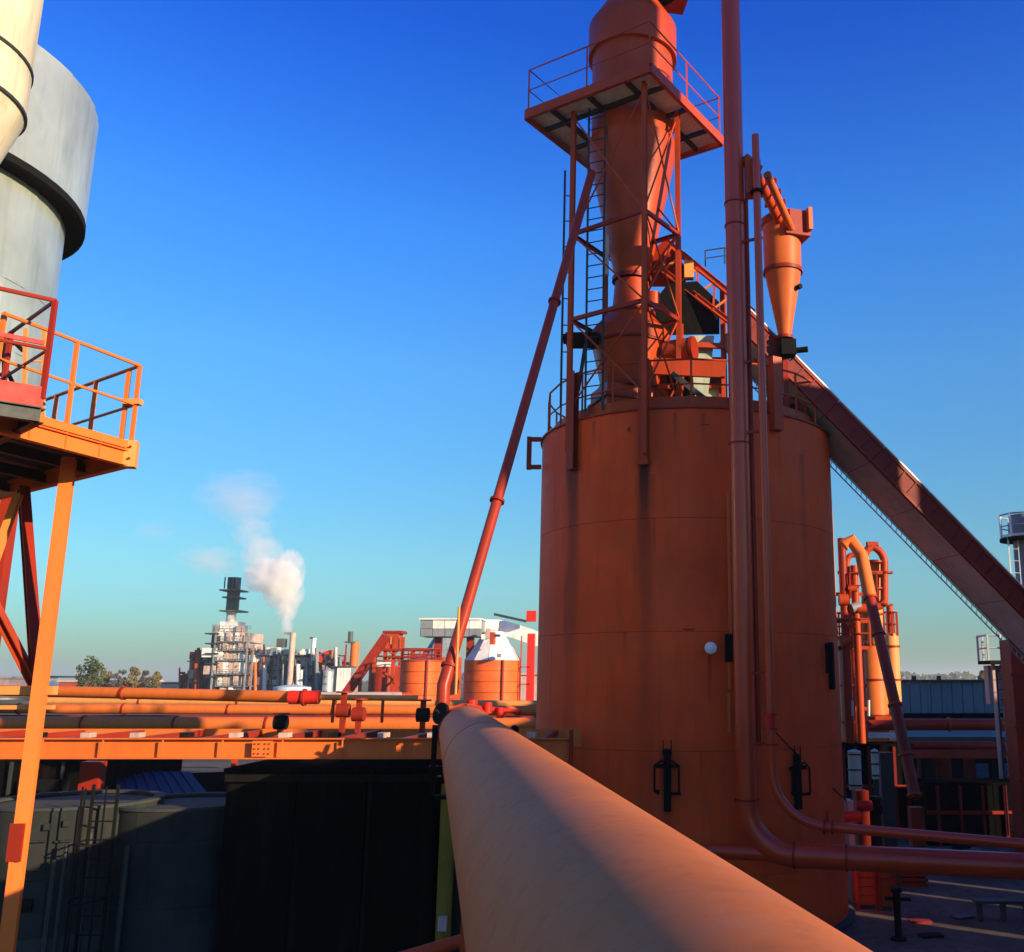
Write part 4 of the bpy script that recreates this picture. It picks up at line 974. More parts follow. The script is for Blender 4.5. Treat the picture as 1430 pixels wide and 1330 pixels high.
tk = MB(); tk.box(on(1215, 1003, 37), (2.0, .5, .12)); tag(tk.build('maintenance_deck', M['red'], loc=on(1215, 1003, 37)), 'narrow red maintenance deck at the foot of the orange vessels', 'deck')
# pale green drum and bits right of tank
for i, (x0, x1, y0, y1, lab) in enumerate(((1186, 1204, 1049, 1103, 'pale green cylinder standing right beside the big tank'), (1218, 1228, 1048, 1088, 'narrow pale green cylinder a step right of its wider twin'))):
    Yd = 27+i; p = on((x0+x1)/2, y1, Yd); d_ = empty('pale_drum', (p.x, Yd, 0), lab, 'drum', 'pale drums beside the tank')
    r = (on(x1, y1, Yd).x-on(x0, y1, Yd).x)/2; z0_, z1_ = p.z, on(x0, y0, Yd).z
    MB().lathe([(.01, z0_), (r, z0_), (r, z1_), (.01, z1_+.05)], (p.x, Yd), 24).build('drum_body', M['greenwhite'], d_)
    for q in (.1, .5, .9): MB().ring((p.x, Yd), z0_+(z1_-z0_)*q, r-.01, r+.025, .04, 24).build('hoop', M['steeldark'], d_)
    MB().lathe([(r*.8, 0), (r*.8, z0_)], (p.x, Yd), 16).build('base', M['concretedk'], d_)
gs = MB(); p = on(1238, 1100, 29); gs.box((p.x, 29, 1.5), (.38, .4, 3.0)); tag(gs.build('grey_cabinet', M['steeldark'], loc=(p.x, 29, 0)), 'tall grey cabinet between pale drums and the slanting pipe', 'cabinet')
for i, (x0, y0, x1, y1, Y, m, lab) in enumerate(((1181, 1117, 1190, 1146, 24, 'pink', 'pinkish sunlit post right against the tank above the pipes'), (1193, 1103, 1212, 1150, 25.5, 'reddark', 'dark red pump block above the glossy pipes'), (1205, 1112, 1230, 1148, 27, 'black', 'black motor block right of the dark red pump'))):
    a = on(x0, y0, Y); b = on(x1, y1, Y); t = empty('pump_block', ((a.x+b.x)/2, Y, 0), lab, 'pump')
    MB().box(((a.x+b.x)/2, Y, a.z/2), (b.x-a.x, .5, a.z)).build('pump_casing', M[m], t)
    MB().tube([((a.x+b.x)/2-.2, Y-.3, a.z*.85), ((a.x+b.x)/2+.2, Y-.3, a.z*.85)], .12, 14).build('pump_motor', M['bright'] if i != 2 else M['black'], t)
for (x0, x1, yt, Yw, lab) in ((1168, 1274, 1042, 33.5, 'low black block added as shade between the big tank and the slanting pipe'), (1292, 1480, 1096, 31.5, 'low black block with maroon posts added as shade under the yard pipes at right')):
    o, a, b = block('shade_block', lab, 'shed', x0, x1, yt, Yw, 1.2, M['darkclad'], roofm='darkclad')  # black blocks added to darken the shaded ground at right
    for k in range(6): x = a.x+(b.x-a.x)*(k+.5)/6; MB().bar((x, Yw-.05, 0), (x, Yw-.05, a.z-.02), .09, .09).build('post', M['maroon'], o)
    MB().bar((a.x, Yw-.04, a.z*.55), (b.x, Yw-.04, a.z*.55), .06, .1).build('rail', M['reddark'], o)
# red crates and hydrant on the yard
for i, (x0, x1, y0, y1, Y, lab) in enumerate(((1192, 1220, 1214, 1238, 23.3, 'larger orange red crate beside the foot of the tank'), (1223, 1244, 1216, 1239, 23.2, 'smaller orange red crate right of the larger one at the tank foot'))):
    a = on(x0, y0, Y); b = on(x1, y0, Y); t = empty('yard_crate', ((a.x+b.x)/2, Y, 0), lab, 'crate', 'crates at the tank foot')
    h_ = a.z; w_ = b.x-a.x
    for k in range(4): MB().box(((a.x+b.x)/2, Y, .12+h_*(k+.5)/4*.92), (w_, .45, h_/4*.86)).build('crate_board', M['red'], t)
    for s_ in (-1, 1): MB().box(((a.x+b.x)/2+s_*w_*.44, Y-.24, h_/2), (.06, .05, h_)).build('crate_post', M['reddark'], t)
p = on(1253, 1272, 20.5); hy = empty('hydrant', (p.x, p.y, 0), 'black hydrant like standpipe alone on the yard right of the tank', 'hydrant')
hz = on(1253, 1243, 20.5).z
MB().tube([(p.x, p.y, 0), (p.x, p.y, hz-.02)], .07, 14).build('standpipe_body', M['black'], hy)
MB().tube([(p.x-.24, p.y, hz-.16), (p.x+.28, p.y, hz-.18)], .035, 10).build('side_arm', M['black'], hy); MB().disc_at((p.x, p.y, hz), up, .11, .07).build('cap', M['black'], hy)
MB().disc_at((p.x, p.y, .03), up, .16, .06).build('foot_flange', M['black'], hy)
p = on(1400, 1262, 22); tr = empty('work_trestle', (p.x, 22, 0), 'low pale trestle bench on the yard near the right edge', 'trestle')
MB().box((p.x, 22, .42), (1.2, .3, .06)).build('bench_top', M['steeldark'], tr)
for s_ in (-.5, 0, .5): MB().box((p.x+s_, 22, .195), (.05, .25, .39)).build('bench_leg', M['steeldark'], tr)
# drain covers / small things on the yard
for i, (px, py, m) in enumerate(((1285, 1290, 'reddark'), (1300, 1310, 'black'), (1345, 1284, 'steeldark'))):
    d = ray(px, py); t = -H/d.z; q = V(0, 0, H)+d*t; mbx = MB(); mbx.box((q.x, q.y, .045), (.45, .25, .05), rz=.2*i)
    tag(mbx.build('drain_cover', M[m], loc=(q.x, q.y, 0)), ('reddish plate lying on the yard slab', 'black plate lying nearest on the yard slab', 'grey plate on the yard slab below the sunlit streak')[i], 'plate', None)
rc_ = random.Random(12)
for i, (px, py, w_, h_, m, lab) in enumerate(((1270, 1236, .8, .35, 'reddark', 'flat dark red pallet load on the yard beyond the hydrant'), (1345, 1222, .5, .8, 'black', 'black barrel standing far back on the yard at right'), (1360, 1225, .45, .7, 'steeldark', 'grey barrel beside the black one on the yard'), (1302, 1216, .9, .5, 'grey', 'grey crate far back on the yard behind the hydrant'))):
    d = ray(px, py); t_ = -H/d.z; q = V(0, 0, H)+d*t_; o = empty('yard_barrel' if 'barrel' in lab else 'yard_load', (q.x, q.y, 0), lab, 'barrel' if 'barrel' in lab else 'load')
    if 'barrel' in lab:
        MB().lathe([(w_/2, 0), (w_/2, h_), (.01, h_)], (q.x, q.y), 20).build('drum_body', M[m], o)
        for f in (.05, .5, .95): MB().ring((q.x, q.y), h_*f-.02, w_/2-.01, w_/2+.02, .03, 20).build('hoop', M[m], o)
    else:
        for k in range(3): MB().box((q.x, q.y, h_*(k+.5)/3), (w_, .6, h_/3-.03)).build('board', M[m], o)
        for s_ in (-.4, .4): MB().box((q.x+s_*w_, q.y, h_/2), (.05, .63, h_)).build('batten', M['steeldark'], o)
# grey tower at the right edge
gt = empty('grey_tower', (on(1428, 900, 33).x, 33, 0), 'grey steel tower with a railed head partly cut off by the right edge', 'tower')
xg = on(1436, 800, 33).x
MB().lathe([(.42, 0), (.42, on(1420, 745, 33).z)], (xg, 33), 24).build('mast', M['grey'], gt)
zt_ = on(1420, 752, 33).z
MB().lathe([(.01, zt_-.1), (.85, zt_-.1), (.85, zt_), (.01, zt_)], (xg, 33), 24).build('platform_plate', M['black'], gt)
MB().lathe([(.5, zt_), (.5, zt_+.8), (.01, zt_+.85)], (xg, 33), 24).build('head_drum', M['grey'], gt)
railing(gt, [V(xg+.82*math.cos(t), 33+.82*math.sin(t), zt_) for t in [2*math.pi*q/10 for q in range(10)]], .8, M['galv'], step=2, r=.03, kick=.1, closed=True)
ladder(gt, (xg-.55, 32.7, 0), (xg-.55, 32.7, zt_), .4, M['galv'], (1, .3, 0), .4)
z2 = on(1395, 925, 33).z
gp2 = empty('side_platform', (on(1395, 925, 33).x, 33, 0), 'small railed steel platform beside the red column at the right edge', 'platform')
p0, p1 = on(1381, 925, 33), on(1418, 925, 33)
MB().box(((p0.x+p1.x)/2, 33.5, z2), (p1.x-p0.x, 1.2, .12)).build('deck', M['black'], gp2)
railing(gp2, [V(p1.x, 33, z2+.05), V(p0.x, 33, z2+.05), V(p0.x, 34, z2+.05)], .85, M['galv'], step=.45, r=.035, kick=0)
for px in (1392, 1404, 1412): MB().bar((on(px, 1000, 33.4).x, 33.4, 0), (on(px, 1000, 33.4).x, 33.4, z2-.05), .10, .10).build('leg', M['pink'] if px == 1392 else M['grey'], gp2)
MB().box((on(1398, 938, 33.2).x, 33.9, z2-.75), (.55, .4, 1.3)).build('control_cabinet', M['pink'], gp2)
ll_ = empty('lattice_ladder', (on(1409, 1000, 31).x, 31, 0), 'dark lattice ladder hung with small valves left of the red column', 'ladder')
xq = on(1402, 1000, 31).x; ladder(ll_, (xq, 31, .4), (xq, 31, on(1400, 935, 31).z), .28, M['steeldark'], (1, 0, 0), .3)
for k, py in enumerate((1005, 1030, 1052, 1062)): MB().disc_at(on(1412+3*(k % 2), py, 30.8), (0, 1, 0), .14, .1, 12).build('small_valve', M['pink'] if k < 2 else M['reddark'], ll_)
x0, x1 = on(1418, 1000, 27).x, on(1462, 1000, 27).x
cn = empty('red_column', ((x0+x1)/2, 27.4, 0), 'broad dark red box column under the conveyor at the right edge', 'column')
z1 = on(1418, 893, 27).z
MB().box(((x0+x1)/2, 27.4, z1/2), (x1-x0, .8, z1)).build('column_shaft', M['reddark'], cn)
for k in range(4): MB().box(((x0+x1)/2, 27.4, 1+k*1.4), (x1-x0+.1, .9, .08)).build('stiffener_plate', M['reddark'], cn)

# ================================================================ far orange tanks and white conveyor
YT2 = 110
def ftank(name, label, x0, x1, ytop, Y, m, seg=40, roof=None, cat='tank', group='orange tanks in the middle distance', rows=6, npl=16):
    a = on(x0, ytop, Y); b = on(x1, ytop, Y); r = (b.x-a.x)/2*.98; c = ((a.x+b.x)/2, Y+r)
    o = empty(name, (c[0], c[1], 0), label, cat, group)
    z = a.z; zs_ = [z*k/rows for k in range(rows+1)]
    for i in range(rows):
        MB().lathe([(r, zs_[i]+.03), (r, zs_[i+1]-.03)], c, seg).build('shell_course', m, o)
    MB().lathe([(r-.05, 0), (r-.05, z-.02)], c, seg).build('inner_shell', M['reddark'], o)
    if roof:
        hh, mr, cap = roof; n = 12; tr_ = .36
        for k in range(n):
            a0, a1 = 2*math.pi*k/n, 2*math.pi*(k+1)/n
            vs = [V(c[0]+q*math.cos(t), c[1]+q*math.sin(t), zz_) for t in (a0+.008, a1-.008) for q, zz_ in ((r+.1, z), (r*tr_, z+hh))]
            MB().add(vs, [(0, 2, 3, 1)]).build('roof_sheet', mr, o)
        MB().lathe([(r*.37, z+hh-.1), (r*.37, z+hh+.15), (.01, z+hh+.4)], c, 16).build('roof_cap', cap, o)
    else:
        MB().lathe([(r+.05, z-.15), (r+.05, z), (.01, z+.3)], c, seg).build('roof', M['red'], o)
        railing(o, [V(c[0]+r*math.cos(t), c[1]+r*math.sin(t), z+.05) for t in [2*math.pi*q/10 for q in range(10)]], 1.1, M['reddark'], step=6, r=.06, kick=0, closed=True)
    MB().tube([(c[0]+r*.5, c[1]-r*.92, 0), (c[0]+r*.5, c[1]-r*.92, z)], .14, 8).build('downpipe', M['reddark'], o)
    return o, c, r, z
tA, cA, rA_, zA = ftank('orange_tank', 'sunlit orange tank with flat top left of the two cone roofed ones', 553, 611, 922, 100, M['tankorange'])
tB, cB, rB_, zB = ftank('cone_roof_tank', 'large orange tank with a pale panelled cone roof under the white conveyor', 641, 723, 922, 112, M['tankorange'], roof=(3.2, M['white'], M['white']), npl=18)
tC, cC, rC_, zC = ftank('cone_roof_tank', 'rear orange tank with grey cone roof half hidden by the leaning pipe', 582, 640, 918, 128, M['red'], roof=(3.0, M['grey'], M['steeldark']))
tD, cD, rD_, zD2 = ftank('red_tank', 'dark red square topped tank block left of the sunlit orange tank', 510, 553, 930, 116, M['reddark'])
tE, cE, rE_, zE = ftank('pale_tank', 'pale orange tank at the right behind the cone roofed one', 690, 724, 924, 118, M['orangepale'], roof=(1.8, M['white'], M['white']))
# red pipework tower with slanting conveyor, px 485..560
ct_ = empty('elevator_tower', (on(548, 900, 108).x, 108, 0), 'dark red elevator tower with slanting conveyor left of the orange tanks', 'tower')
pxbox(ct_, 'head_house', M['red'], 536, 884, 556, 906, 108, 2.0)
pxbox(ct_, 'head_panel', M['orangepale'], 545, 890, 552, 900, 107.9, .1)
pxbox(ct_, 'roof', M['reddark'], 534, 881, 562, 885, 108, 2.2)
pxbox(ct_, 'deck', M['reddark'], 528, 906, 600, 909, 107.5, 2.4)
pxbox(ct_, 'deck', M['reddark'], 540, 916, 596, 919, 107.5, 2.4)
pxbox(ct_, 'white_sign_board', M['white'], 526, 925, 545, 931, 107.2, .1)
for px in (536, 548, 560, 575, 592): MB().bar((on(px, 950, 108).x, 108, 0), (on(px, 950, 108).x, 108, on(px, 890 if px < 565 else 907, 108).z), .35, .35).build('column', M['red'], ct_)
for (a_, b_) in (((538, 905), (560, 925)), ((560, 905), (538, 925)), ((538, 940), (560, 960)), ((560, 940), (538, 960)), ((575, 910), (590, 925))): MB().bar(on(*a_, 107.8), on(*b_, 107.8), .2, .2).build('brace', M['red'], ct_)
sc_ = empty('slanting_conveyor', (on(510, 930, 106).x, 106, 0), 'dark red slanting conveyor rising to the elevator tower on the skyline', 'conveyor')
for k in range(6):
    a_ = on(484, 968, 106).lerp(on(540, 888, 106), k/6); b_ = on(484, 968, 106).lerp(on(540, 888, 106), (k+1)/6-.004)
    MB().bar(a_, b_, 1.4, .75).build('conveyor_section', M['reddark'], sc_)
for t_ in (.35, .7): q = on(484, 968, 106).lerp(on(540, 888, 106), t_); MB().bar((q.x, q.y, 0), (q.x, q.y, q.z-.3), .3, .3).build('support_leg', M['red'], sc_)
# white conveyor house and bridge
wh = empty('white_conveyor', (on(640, 880, 115).x, 115, 0), 'long white enclosed conveyor bridge above the cone roofed tanks', 'conveyor bridge')
x_ = [587, 604, 621, 638, 655, 672]
for k in range(5): pxbox(wh, 'side_panel', M['white'] if k else M['grey'], x_[k]+.4, 866, x_[k+1]-.4, 878, 113, .3)
for k in range(5): pxbox(wh, 'lower_panel', M['grey'], x_[k]+.4, 878.6, x_[k+1]-.4, 889, 113, .3)
pxbox(wh, 'gallery_body', M['grey'], 587, 865, 671, 889, 113.4, 4)
pxbox(wh, 'roof', M['white'], 585, 863.5, 673, 865.5, 112.8, 5)
pts = [(664, 866), (700, 866), (722, 872), (748, 881), (790, 893)]
for k in range(4):
    a_, b_ = on(*pts[k], 118), on(*pts[k+1], 118); MB().bar(a_-up*.9, b_-up*.9, 3.0, 1.7, up).build('bridge_section', M['white'], wh)
MB().bar(on(690, 858, 118), on(735, 868, 118), .3, .3).build('handrail', M['steeldark'], wh)
for px in (610, 655): MB().bar((on(px, 950, 115).x, 115, 0), (on(px, 950, 115).x, 115, on(px, 889, 115).z), .8, .8).build('leg', M['reddark'], wh)
ct2 = empty('transfer_pole', (on(739, 900, 115).x, 115, 0), 'tall bright red pole tower between the cone roofed tank and the big tank', 'tower')
pxbox(ct2, 'pole', M['bright'], 735, 885, 745, 1010, 114, 1); pxbox(ct2, 'head_box', M['bright'], 735, 853, 748, 868, 114, 1); pxbox(ct2, 'thin_pole', M['red'], 726, 888, 727.5, 1000, 114, .2)
for y in (931, 955): pxbox(ct2, 'cross_tie', M['red'], 726, y, 740, y+1.5, 114, .2)
bx = empty('roof_machinery', (cB[0], cB[1], zB+5), 'small pinkish machinery cluster on top of the pale cone roof', 'machine')
for (x0, y0, x1, y1, m) in ((678, 878, 684, 892, 'pink'), (684, 883, 690, 900, 'red'), (672, 886, 678, 893, 'white'), (690, 886, 697, 889, 'steeldark'), (694, 913, 698, 918, 'grey')):
    pxbox(bx, 'machine_block', M[m], x0, y0, x1, y1, 110.5, 1.2)
lo = empty('low_red_building', (on(520, 965, 95).x, 95, 0), 'long low red roof between the rack pipes and the far tanks', 'building')
for k in range(10): pxbox(lo, 'roof_panel', M['red'], 440+k*12, 968, 451.6+k*12, 973, 95, 5)
pxbox(lo, 'wall', M['reddark'], 440, 973, 559, 1010, 95.5, 4)

# ================================================================ far plant on the skyline
YF = 210
rnd = random.Random(3)
pt = empty('process_tower', (on(318, 900, YF).x, YF, 0), 'tall white and pinkish process tower with a sooty chimney on top', 'tower', None)
rows = [(303, 340, 882, 896), (303, 347, 897.5, 908), (303, 347, 910, 922), (303, 348, 924, 941), (303, 347, 944, 958), (306, 342, 960, 975)]
for (x0, x1, y0, y1) in rows:
    n = 6
    for k in range(n):
        xa = x0+(x1-x0)*k/n; xb = x0+(x1-x0)*(k+1)/n
        pxbox(pt, 'facade_panel', M['white'] if rnd.random() < .6 else M['pink'], xa+.4, y0+.3, xb-.4, y1-.6, YF+rnd.uniform(-.6, .3), .8)
    pxbox(pt, 'floor_slab', M['grey'], x0-3, y1, x1+4, y1+1.2, YF-.9, 9)
pxbox(pt, 'core', M['pink'], 291, 884, 343, 1000, YF+1.2, 8)
pxbox(pt, 'core_panel', M['steeldark'], 291, 888, 303, 990, YF-.4, 1)
pxbox(pt, 'white_cap', M['white'], 307, 868, 330, 882, YF, 5)
pxcyl(pt, 'neck', M['white'], 313, 326, 852, 868, YF)
pxcyl(pt, 'chimney', M['stack'], 312, 329, 806, 853, YF, top=0)
for y in (823, 852, 833): pxbox(pt, 'chimney_platform', M['stack'], 306 if y != 833 else 310, y, 334 if y != 833 else 331, y+2, YF-1.5, 5)
for k in range(4): pxbox(pt, 'chimney_rib', M['black'], 313+k*4.6, 806, 314+k*4.6, 822, YF-.3, .3)
for (x, y0, y1) in ((296, 884, 975), (350, 900, 975), (342, 884, 975)): pxbox(pt, 'corner_column', M['grey'], x, y0, x+1.6, y1, YF-1.2, .5)
pxbox(pt, 'stair', M['orange'], 343, 905, 350, 958, YF, 2)
for y in (884, 898, 912, 926, 944): pxbox(pt, 'side_gallery', M['steeldark'], 286, y, 303, y+1.8, YF-1.4, 6)
def cluster(name, label, cat, x0, x1, y0, y1, Y, mats, n, seed, base='steeldark', slabs=3, pipes=5):
    r_ = random.Random(seed); o = empty(name, (on((x0+x1)/2, y0, Y).x, Y, 0), label, cat)
    pxbox(o, 'core', M[base], x0+2, y0+(y1-y0)*.15, x1-1, 1000, Y+2, 6)
    for k in range(n*3):
        w_ = r_.uniform(.05, .22)*(x1-x0); xa = r_.uniform(x0, x1-w_); h_ = r_.uniform(.05, .22)*(y1-y0); ya = r_.uniform(y0, y1-h_)
        pxbox(o, 'equipment_block', M[r_.choice(mats)], xa, ya, xa+w_, ya+h_, Y+r_.uniform(-1.5, 1), 1.4)
    for k in range(slabs):
        y = y0+(y1-y0)*(k+.6)/slabs; pxbox(o, 'floor_slab', M['steeldark'], x0-1.5, y, x1+1.5, y+1.3, Y-2, 7)
    for k in range(pipes):
        xa = r_.uniform(x0, x1); pxtube(o, 'riser_pipe', M[r_.choice(mats)], [(xa, 990), (xa, r_.uniform(y0-4, y0+(y1-y0)*.5))], Y-1.8, r_.uniform(.2, .45), seg=8)
    for k in range(4):
        xa = x0+(x1-x0)*k/3; pxbox(o, 'frame_column', M['steeldark'], xa-.4, y0+(y1-y0)*.25, xa+.6, 995, Y-2.2, .4)
    return o
cluster('red_plant_block', 'dark red stepped plant block at the left foot of the white process tower', 'plant block', 262, 300, 905, 965, 214, ['reddark', 'red', 'reddark', 'pink'], 12, 4, 'reddark', 2, 3)
cluster('red_plant_block', 'low dark red block furthest left on the skyline plant', 'plant block', 250, 268, 936, 968, 216, ['reddark', 'red'], 5, 14, 'reddark', 1, 2)
cluster('grey_plant_block', 'grey and brown plant block just right of the white process tower', 'plant block', 350, 392, 903, 965, 212, ['grey', 'white', 'orange', 'pink', 'galv', 'white'], 16, 5, 'grey', 3, 6)
cluster('grey_plant_block', 'blue grey plant block below the steam plume', 'plant block', 392, 440, 905, 968, 208, ['grey', 'steeldark', 'galv', 'grey', 'greenwhite', 'white'], 22, 6, 'grey', 4, 8)
cluster('red_roof_block', 'grey block with bright red rooftop units left of the orange chimney', 'plant block', 438, 480, 906, 968, 206, ['bright', 'grey', 'galv', 'orangepale'], 14, 8, 'grey', 2, 4)
for (x0, x1, y0, y1, m) in ((282, 302, 905, 918, 'white'), (284, 300, 930, 942, 'pink'), (348, 356, 915, 925, 'white'), (296, 303, 872, 884, 'grey'), (330, 338, 874, 882, 'pink')):
    pxbox(pt, 'stepped_annex', M[m], x0, y0, x1, y1, YF-.8, 3)
for k in range(26):
    xa = rnd.uniform(303, 345); ya = rnd.uniform(884, 960); pxbox(pt, 'window', M['steeldark'] if k % 3 else M['grey'], xa, ya, xa+rnd.uniform(.8, 1.8), ya+rnd.uniform(1.2, 3.5), YF-.75, .1)
for y in (881, 896, 909, 923, 942, 958): railing(pt, [on(301, y, YF-1.2), on(350, y, YF-1.2)], 1.0, M['grey'], step=1.6, r=.05, kick=0)
st2 = empty('steam_stack', (on(400, 900, 205).x, 205, 0), 'short pale stack giving off the white steam plume', 'chimney')
pxcyl(st2, 'flue', M['pink'], 396, 404, 884, 990, 205, 16)
pxcyl(st2, 'flue_rim', M['stack'], 395, 405, 883, 886, 204.9, 16)
pxbox(st2, 'service_box', M['stack'], 386, 892, 396, 904, 205, 2)
st3 = empty('orange_chimney', (on(488, 900, 204).x, 204, 0), 'slim orange chimney with a dark grey top on the skyline', 'chimney')
pxcyl(st3, 'shaft', M['orange'], 482, 494, 897, 1000, 204, 20); pxcyl(st3, 'dark_top', M['stack'], 484.5, 491.5, 882, 897, 204, 16)
pxbox(st3, 'ladder_cage', M['reddark'], 480.5, 900, 482, 960, 203.6, .5); pxbox(st3, 'top_ring', M['stack'], 481, 896, 495, 898, 203.6, 3)
st4 = empty('short_white_stack', (on(435, 900, 207).x, 207, 0), 'short white capped stack between steam plume and red rooftops', 'chimney')
pxcyl(st4, 'flue', M['white'], 432, 438, 891, 930, 207, 14); pxcyl(st4, 'flue_rim', M['steeldark'], 431.5, 438.5, 890, 892, 206.9, 14)
ws = empty('white_store', (on(470, 940, 200).x, 200, 0), 'plain white store building at the right foot of the skyline plant', 'building')
for k in range(4): pxbox(ws, 'wall_panel', M['white'], 470+k*4.6, 933, 474.3+k*4.6, 968, 200, .4)
pxbox(ws, 'wall', M['grey'], 462, 932, 488.5, 990, 200.5, 6); pxbox(ws, 'roof', M['steeldark'], 461, 930.5, 489, 932.3, 199.8, 8)
wd = empty('white_silo', (on(455, 940, 198).x, 198, 0), 'pair height white silo with domed top left of the white store', 'silo')
pxcyl(wd, 'shell', M['galv'], 446, 460, 938, 990, 198, 20, top=.8)
for y in (945, 955, 965): pxcyl(wd, 'band', M['steeldark'], 445.8, 460.2, y, y+1, 197.9, 20)
gd = empty('round_store', (on(395, 960, 195).x, 195, 0), 'low dark domed store at the foot of the grey plant blocks', 'store')
pxcyl(gd, 'drum', M['greybelly'], 370, 422, 960, 1000, 195, 32, top=.15)
# low roofs on the horizon far left
for i, (x0, x1, y, Y, m, lab) in enumerate(((-30, 34, 945, 260, 'pink', 'pinkish low roof on the horizon at the left edge'), (58, 80, 944, 262, 'white', 'tiny white roof on the horizon right of the platform leg'), (80, 200, 950, 240, 'red', 'long low red roof on the horizon in front of the trees'), (200, 262, 953, 238, 'pink', 'low pinkish roof between the trees and the skyline plant'), (725, 760, 940, 190, 'pink', 'small pink building beside the bright red pole'))):
    o = empty('low_building', (on((x0+x1)/2, y, Y).x, Y, 0), lab, 'building')
    n = 6
    for k in range(n): pxbox(o, 'wall_panel', M[m], x0+(x1-x0)*k/n+.1, y+3, x0+(x1-x0)*(k+1)/n-.1, 985, Y, .4)
    pxbox(o, 'roof', M['steeldark'] if i % 2 else M['pink'], x0-1, y, x1+1, y+2.7, Y-.5, 10)

# ================================================================ trees
def tree(label, px, ybase_unused, ytop, Y, wpx, m, seed, trunkh=.3, group=None, cat='tree'):
    r_ = random.Random(seed); c = on(px, ytop, Y); hgt = c.z; wd_ = wpx/1371*Y
    o = empty('tree', (c.x, Y, 0), label, cat, group)
    tr_ = MB(); tr_.tube([(c.x, Y, 0), (c.x+.1, Y, hgt*.4), (c.x, Y, hgt*.8)], .3, 8, rs=[.4, .28, .08])
    for k in range(6):
        a = r_.uniform(0, 6.28); tr_.tube([(c.x, Y, hgt*(.3+.07*k)), (c.x+math.cos(a)*wd_*.3, Y+math.sin(a)*wd_*.3, hgt*(.5+.07*k))], .1, 6, rs=[.14, .04])
    tr_.build('trunk', M['trunk'], o)
    cr = MB(); cl = []
    for k in range(26):
        a = r_.uniform(0, 6.28); q = r_.random()**.5; zz = r_.uniform(.28, .97)
        wz = math.sin(min(1, (zz-.15)/.55)*math.pi/2)*math.sqrt(max(.05, 1-((zz-.5)/.52)**2)) if zz > .5 else .9
        cl.append((c.x+math.cos(a)*q*wd_*.42*wz, Y+math.sin(a)*q*wd_*.42*wz, hgt*zz, r_.uniform(.10, .2)*wd_))
    for (x, y, z, rr) in cl:
        for k in range(110):
            d = V(r_.gauss(0, 1), r_.gauss(0, 1), r_.gauss(0, 1)).normalized()*rr*r_.random()**.4
            p = V(x, y, z)+d; s = r_.uniform(.10, .24)*(wd_/8+.5); n1 = V(r_.gauss(0, 1), r_.gauss(0, 1), r_.gauss(0, 1)).normalized(); n2 = n1.cross(V(r_.gauss(0, 1), r_.gauss(0, 1), .3)).normalized()
            if p.z < .3: continue
            cr.add([p-n1*s, p+n2*s*.6, p+n1*s, p-n2*s*.6], [(0, 1, 2, 3)])
    tag(cr.build('crown', m, o), kind='stuff')
tree('rounded dark green tree with yellow side at the left horizon', 131, 0, 921, 170, 46, M['leaf'], 1)
for i, (px, yt, wp, m, lab) in enumerate(((168, 932, 22, 'leafdull', 'small dull tree next right of the rounded green tree'), (186, 930, 24, 'leafyellow', 'yellowish bushy tree in the middle of the horizon row'), (205, 936, 20, 'leafdull', 'low dull tree third from the rounded green tree'), (222, 938, 20, 'leafyellow', 'rightmost small yellowish tree before the skyline plant'), (148, 932, 22, 'leafyellow', 'yellow tree tucked behind the rounded green tree'))):
    tree(lab, px, 0, yt, 185+i, wp, M[m], 20+i, group='small trees on the horizon')
tree('small orange autumn tree above the long shed roof at right', 1372, 0, 937, 150, 16, M['leafyellow'], 50)
tree('green shrubby tree top behind the side platform at right', 1386, 0, 943, 152, 12, M['leafdull'], 51)
# far tree line
fl = MB(); r_ = random.Random(9)
for k in range(5200):
    x = r_.uniform(-420, 520); Y = 900+r_.uniform(-15, 15); hh = 8+3*math.sin(x*.03)+2*math.sin(x*.11+1)
    p = V(x, Y, r_.uniform(0, hh)); s = r_.uniform(1.0, 2.4); n1 = V(r_.gauss(0, 1), r_.gauss(0, .4), r_.gauss(0, 1)).normalized(); n2 = n1.cross(V(0, 1, .2)).normalized()
    fl.add([p-n1*s, p+n2*s, p+n1*s, p-n2*s], [(0, 1, 2, 3)])
tag(fl.build('far_wood', M['leafdull']), 'thin far line of woodland along the whole horizon', 'woodland', kind='stuff')

# ================================================================ unseen blockers added out of the frame to shade tank, tower, pit and yard
def hall(name, label, x0, x1, y0, y1, zt, m, nx=8, cat='building'):
    o = empty(name, ((x0+x1)/2, (y0+y1)/2, 0), label, cat)
    MB().box(((x0+x1)/2, (y0+y1)/2, zt/2), (x1-x0-.1, y1-y0-.1, zt-.02)).build('inner_wall', M['steeldark'], o)
    for k in range(nx):
        ya = y0+(y1-y0)*k/nx; yb = y0+(y1-y0)*(k+1)/nx
        for x in (x0, x1): MB().box((x, (ya+yb)/2, zt/2), (.08, yb-ya-.02, zt)).build('wall_panel', m, o)
    MB().box(((x0+x1)/2, (y0+y1)/2, zt+.1), (x1-x0+.4, y1-y0+.4, .2)).build('roof', M['roofgrey'], o)
    return o
hall('pit_blocker', 'unseen low hall added outside the frame at right to shade the pit', 6.4, 12, 3.3, 12.5, H+2.05, M['orangepale'])  # added to keep low sun out of the pit
hall('tank_blocker', 'unseen house added outside the frame at right to shade the tank', 13, 17, 9.2, 13.9, H+9.8, M['orangepale'])  # added to shade the tank; pale walls bounce warm light back
hall('shed_blocker', 'unseen grey block added far right outside the frame to shade the sheds', 40, 48, 30, 62, 15, M['grey'])  # added to shade the long shed and the open hall
hall('yard_pipe_blocker', 'unseen lower grey block added far right outside the frame to shade the yard pipes', 40, 46, 12, 29.5, 13.4, M['grey'])  # added to shade the yard pipes
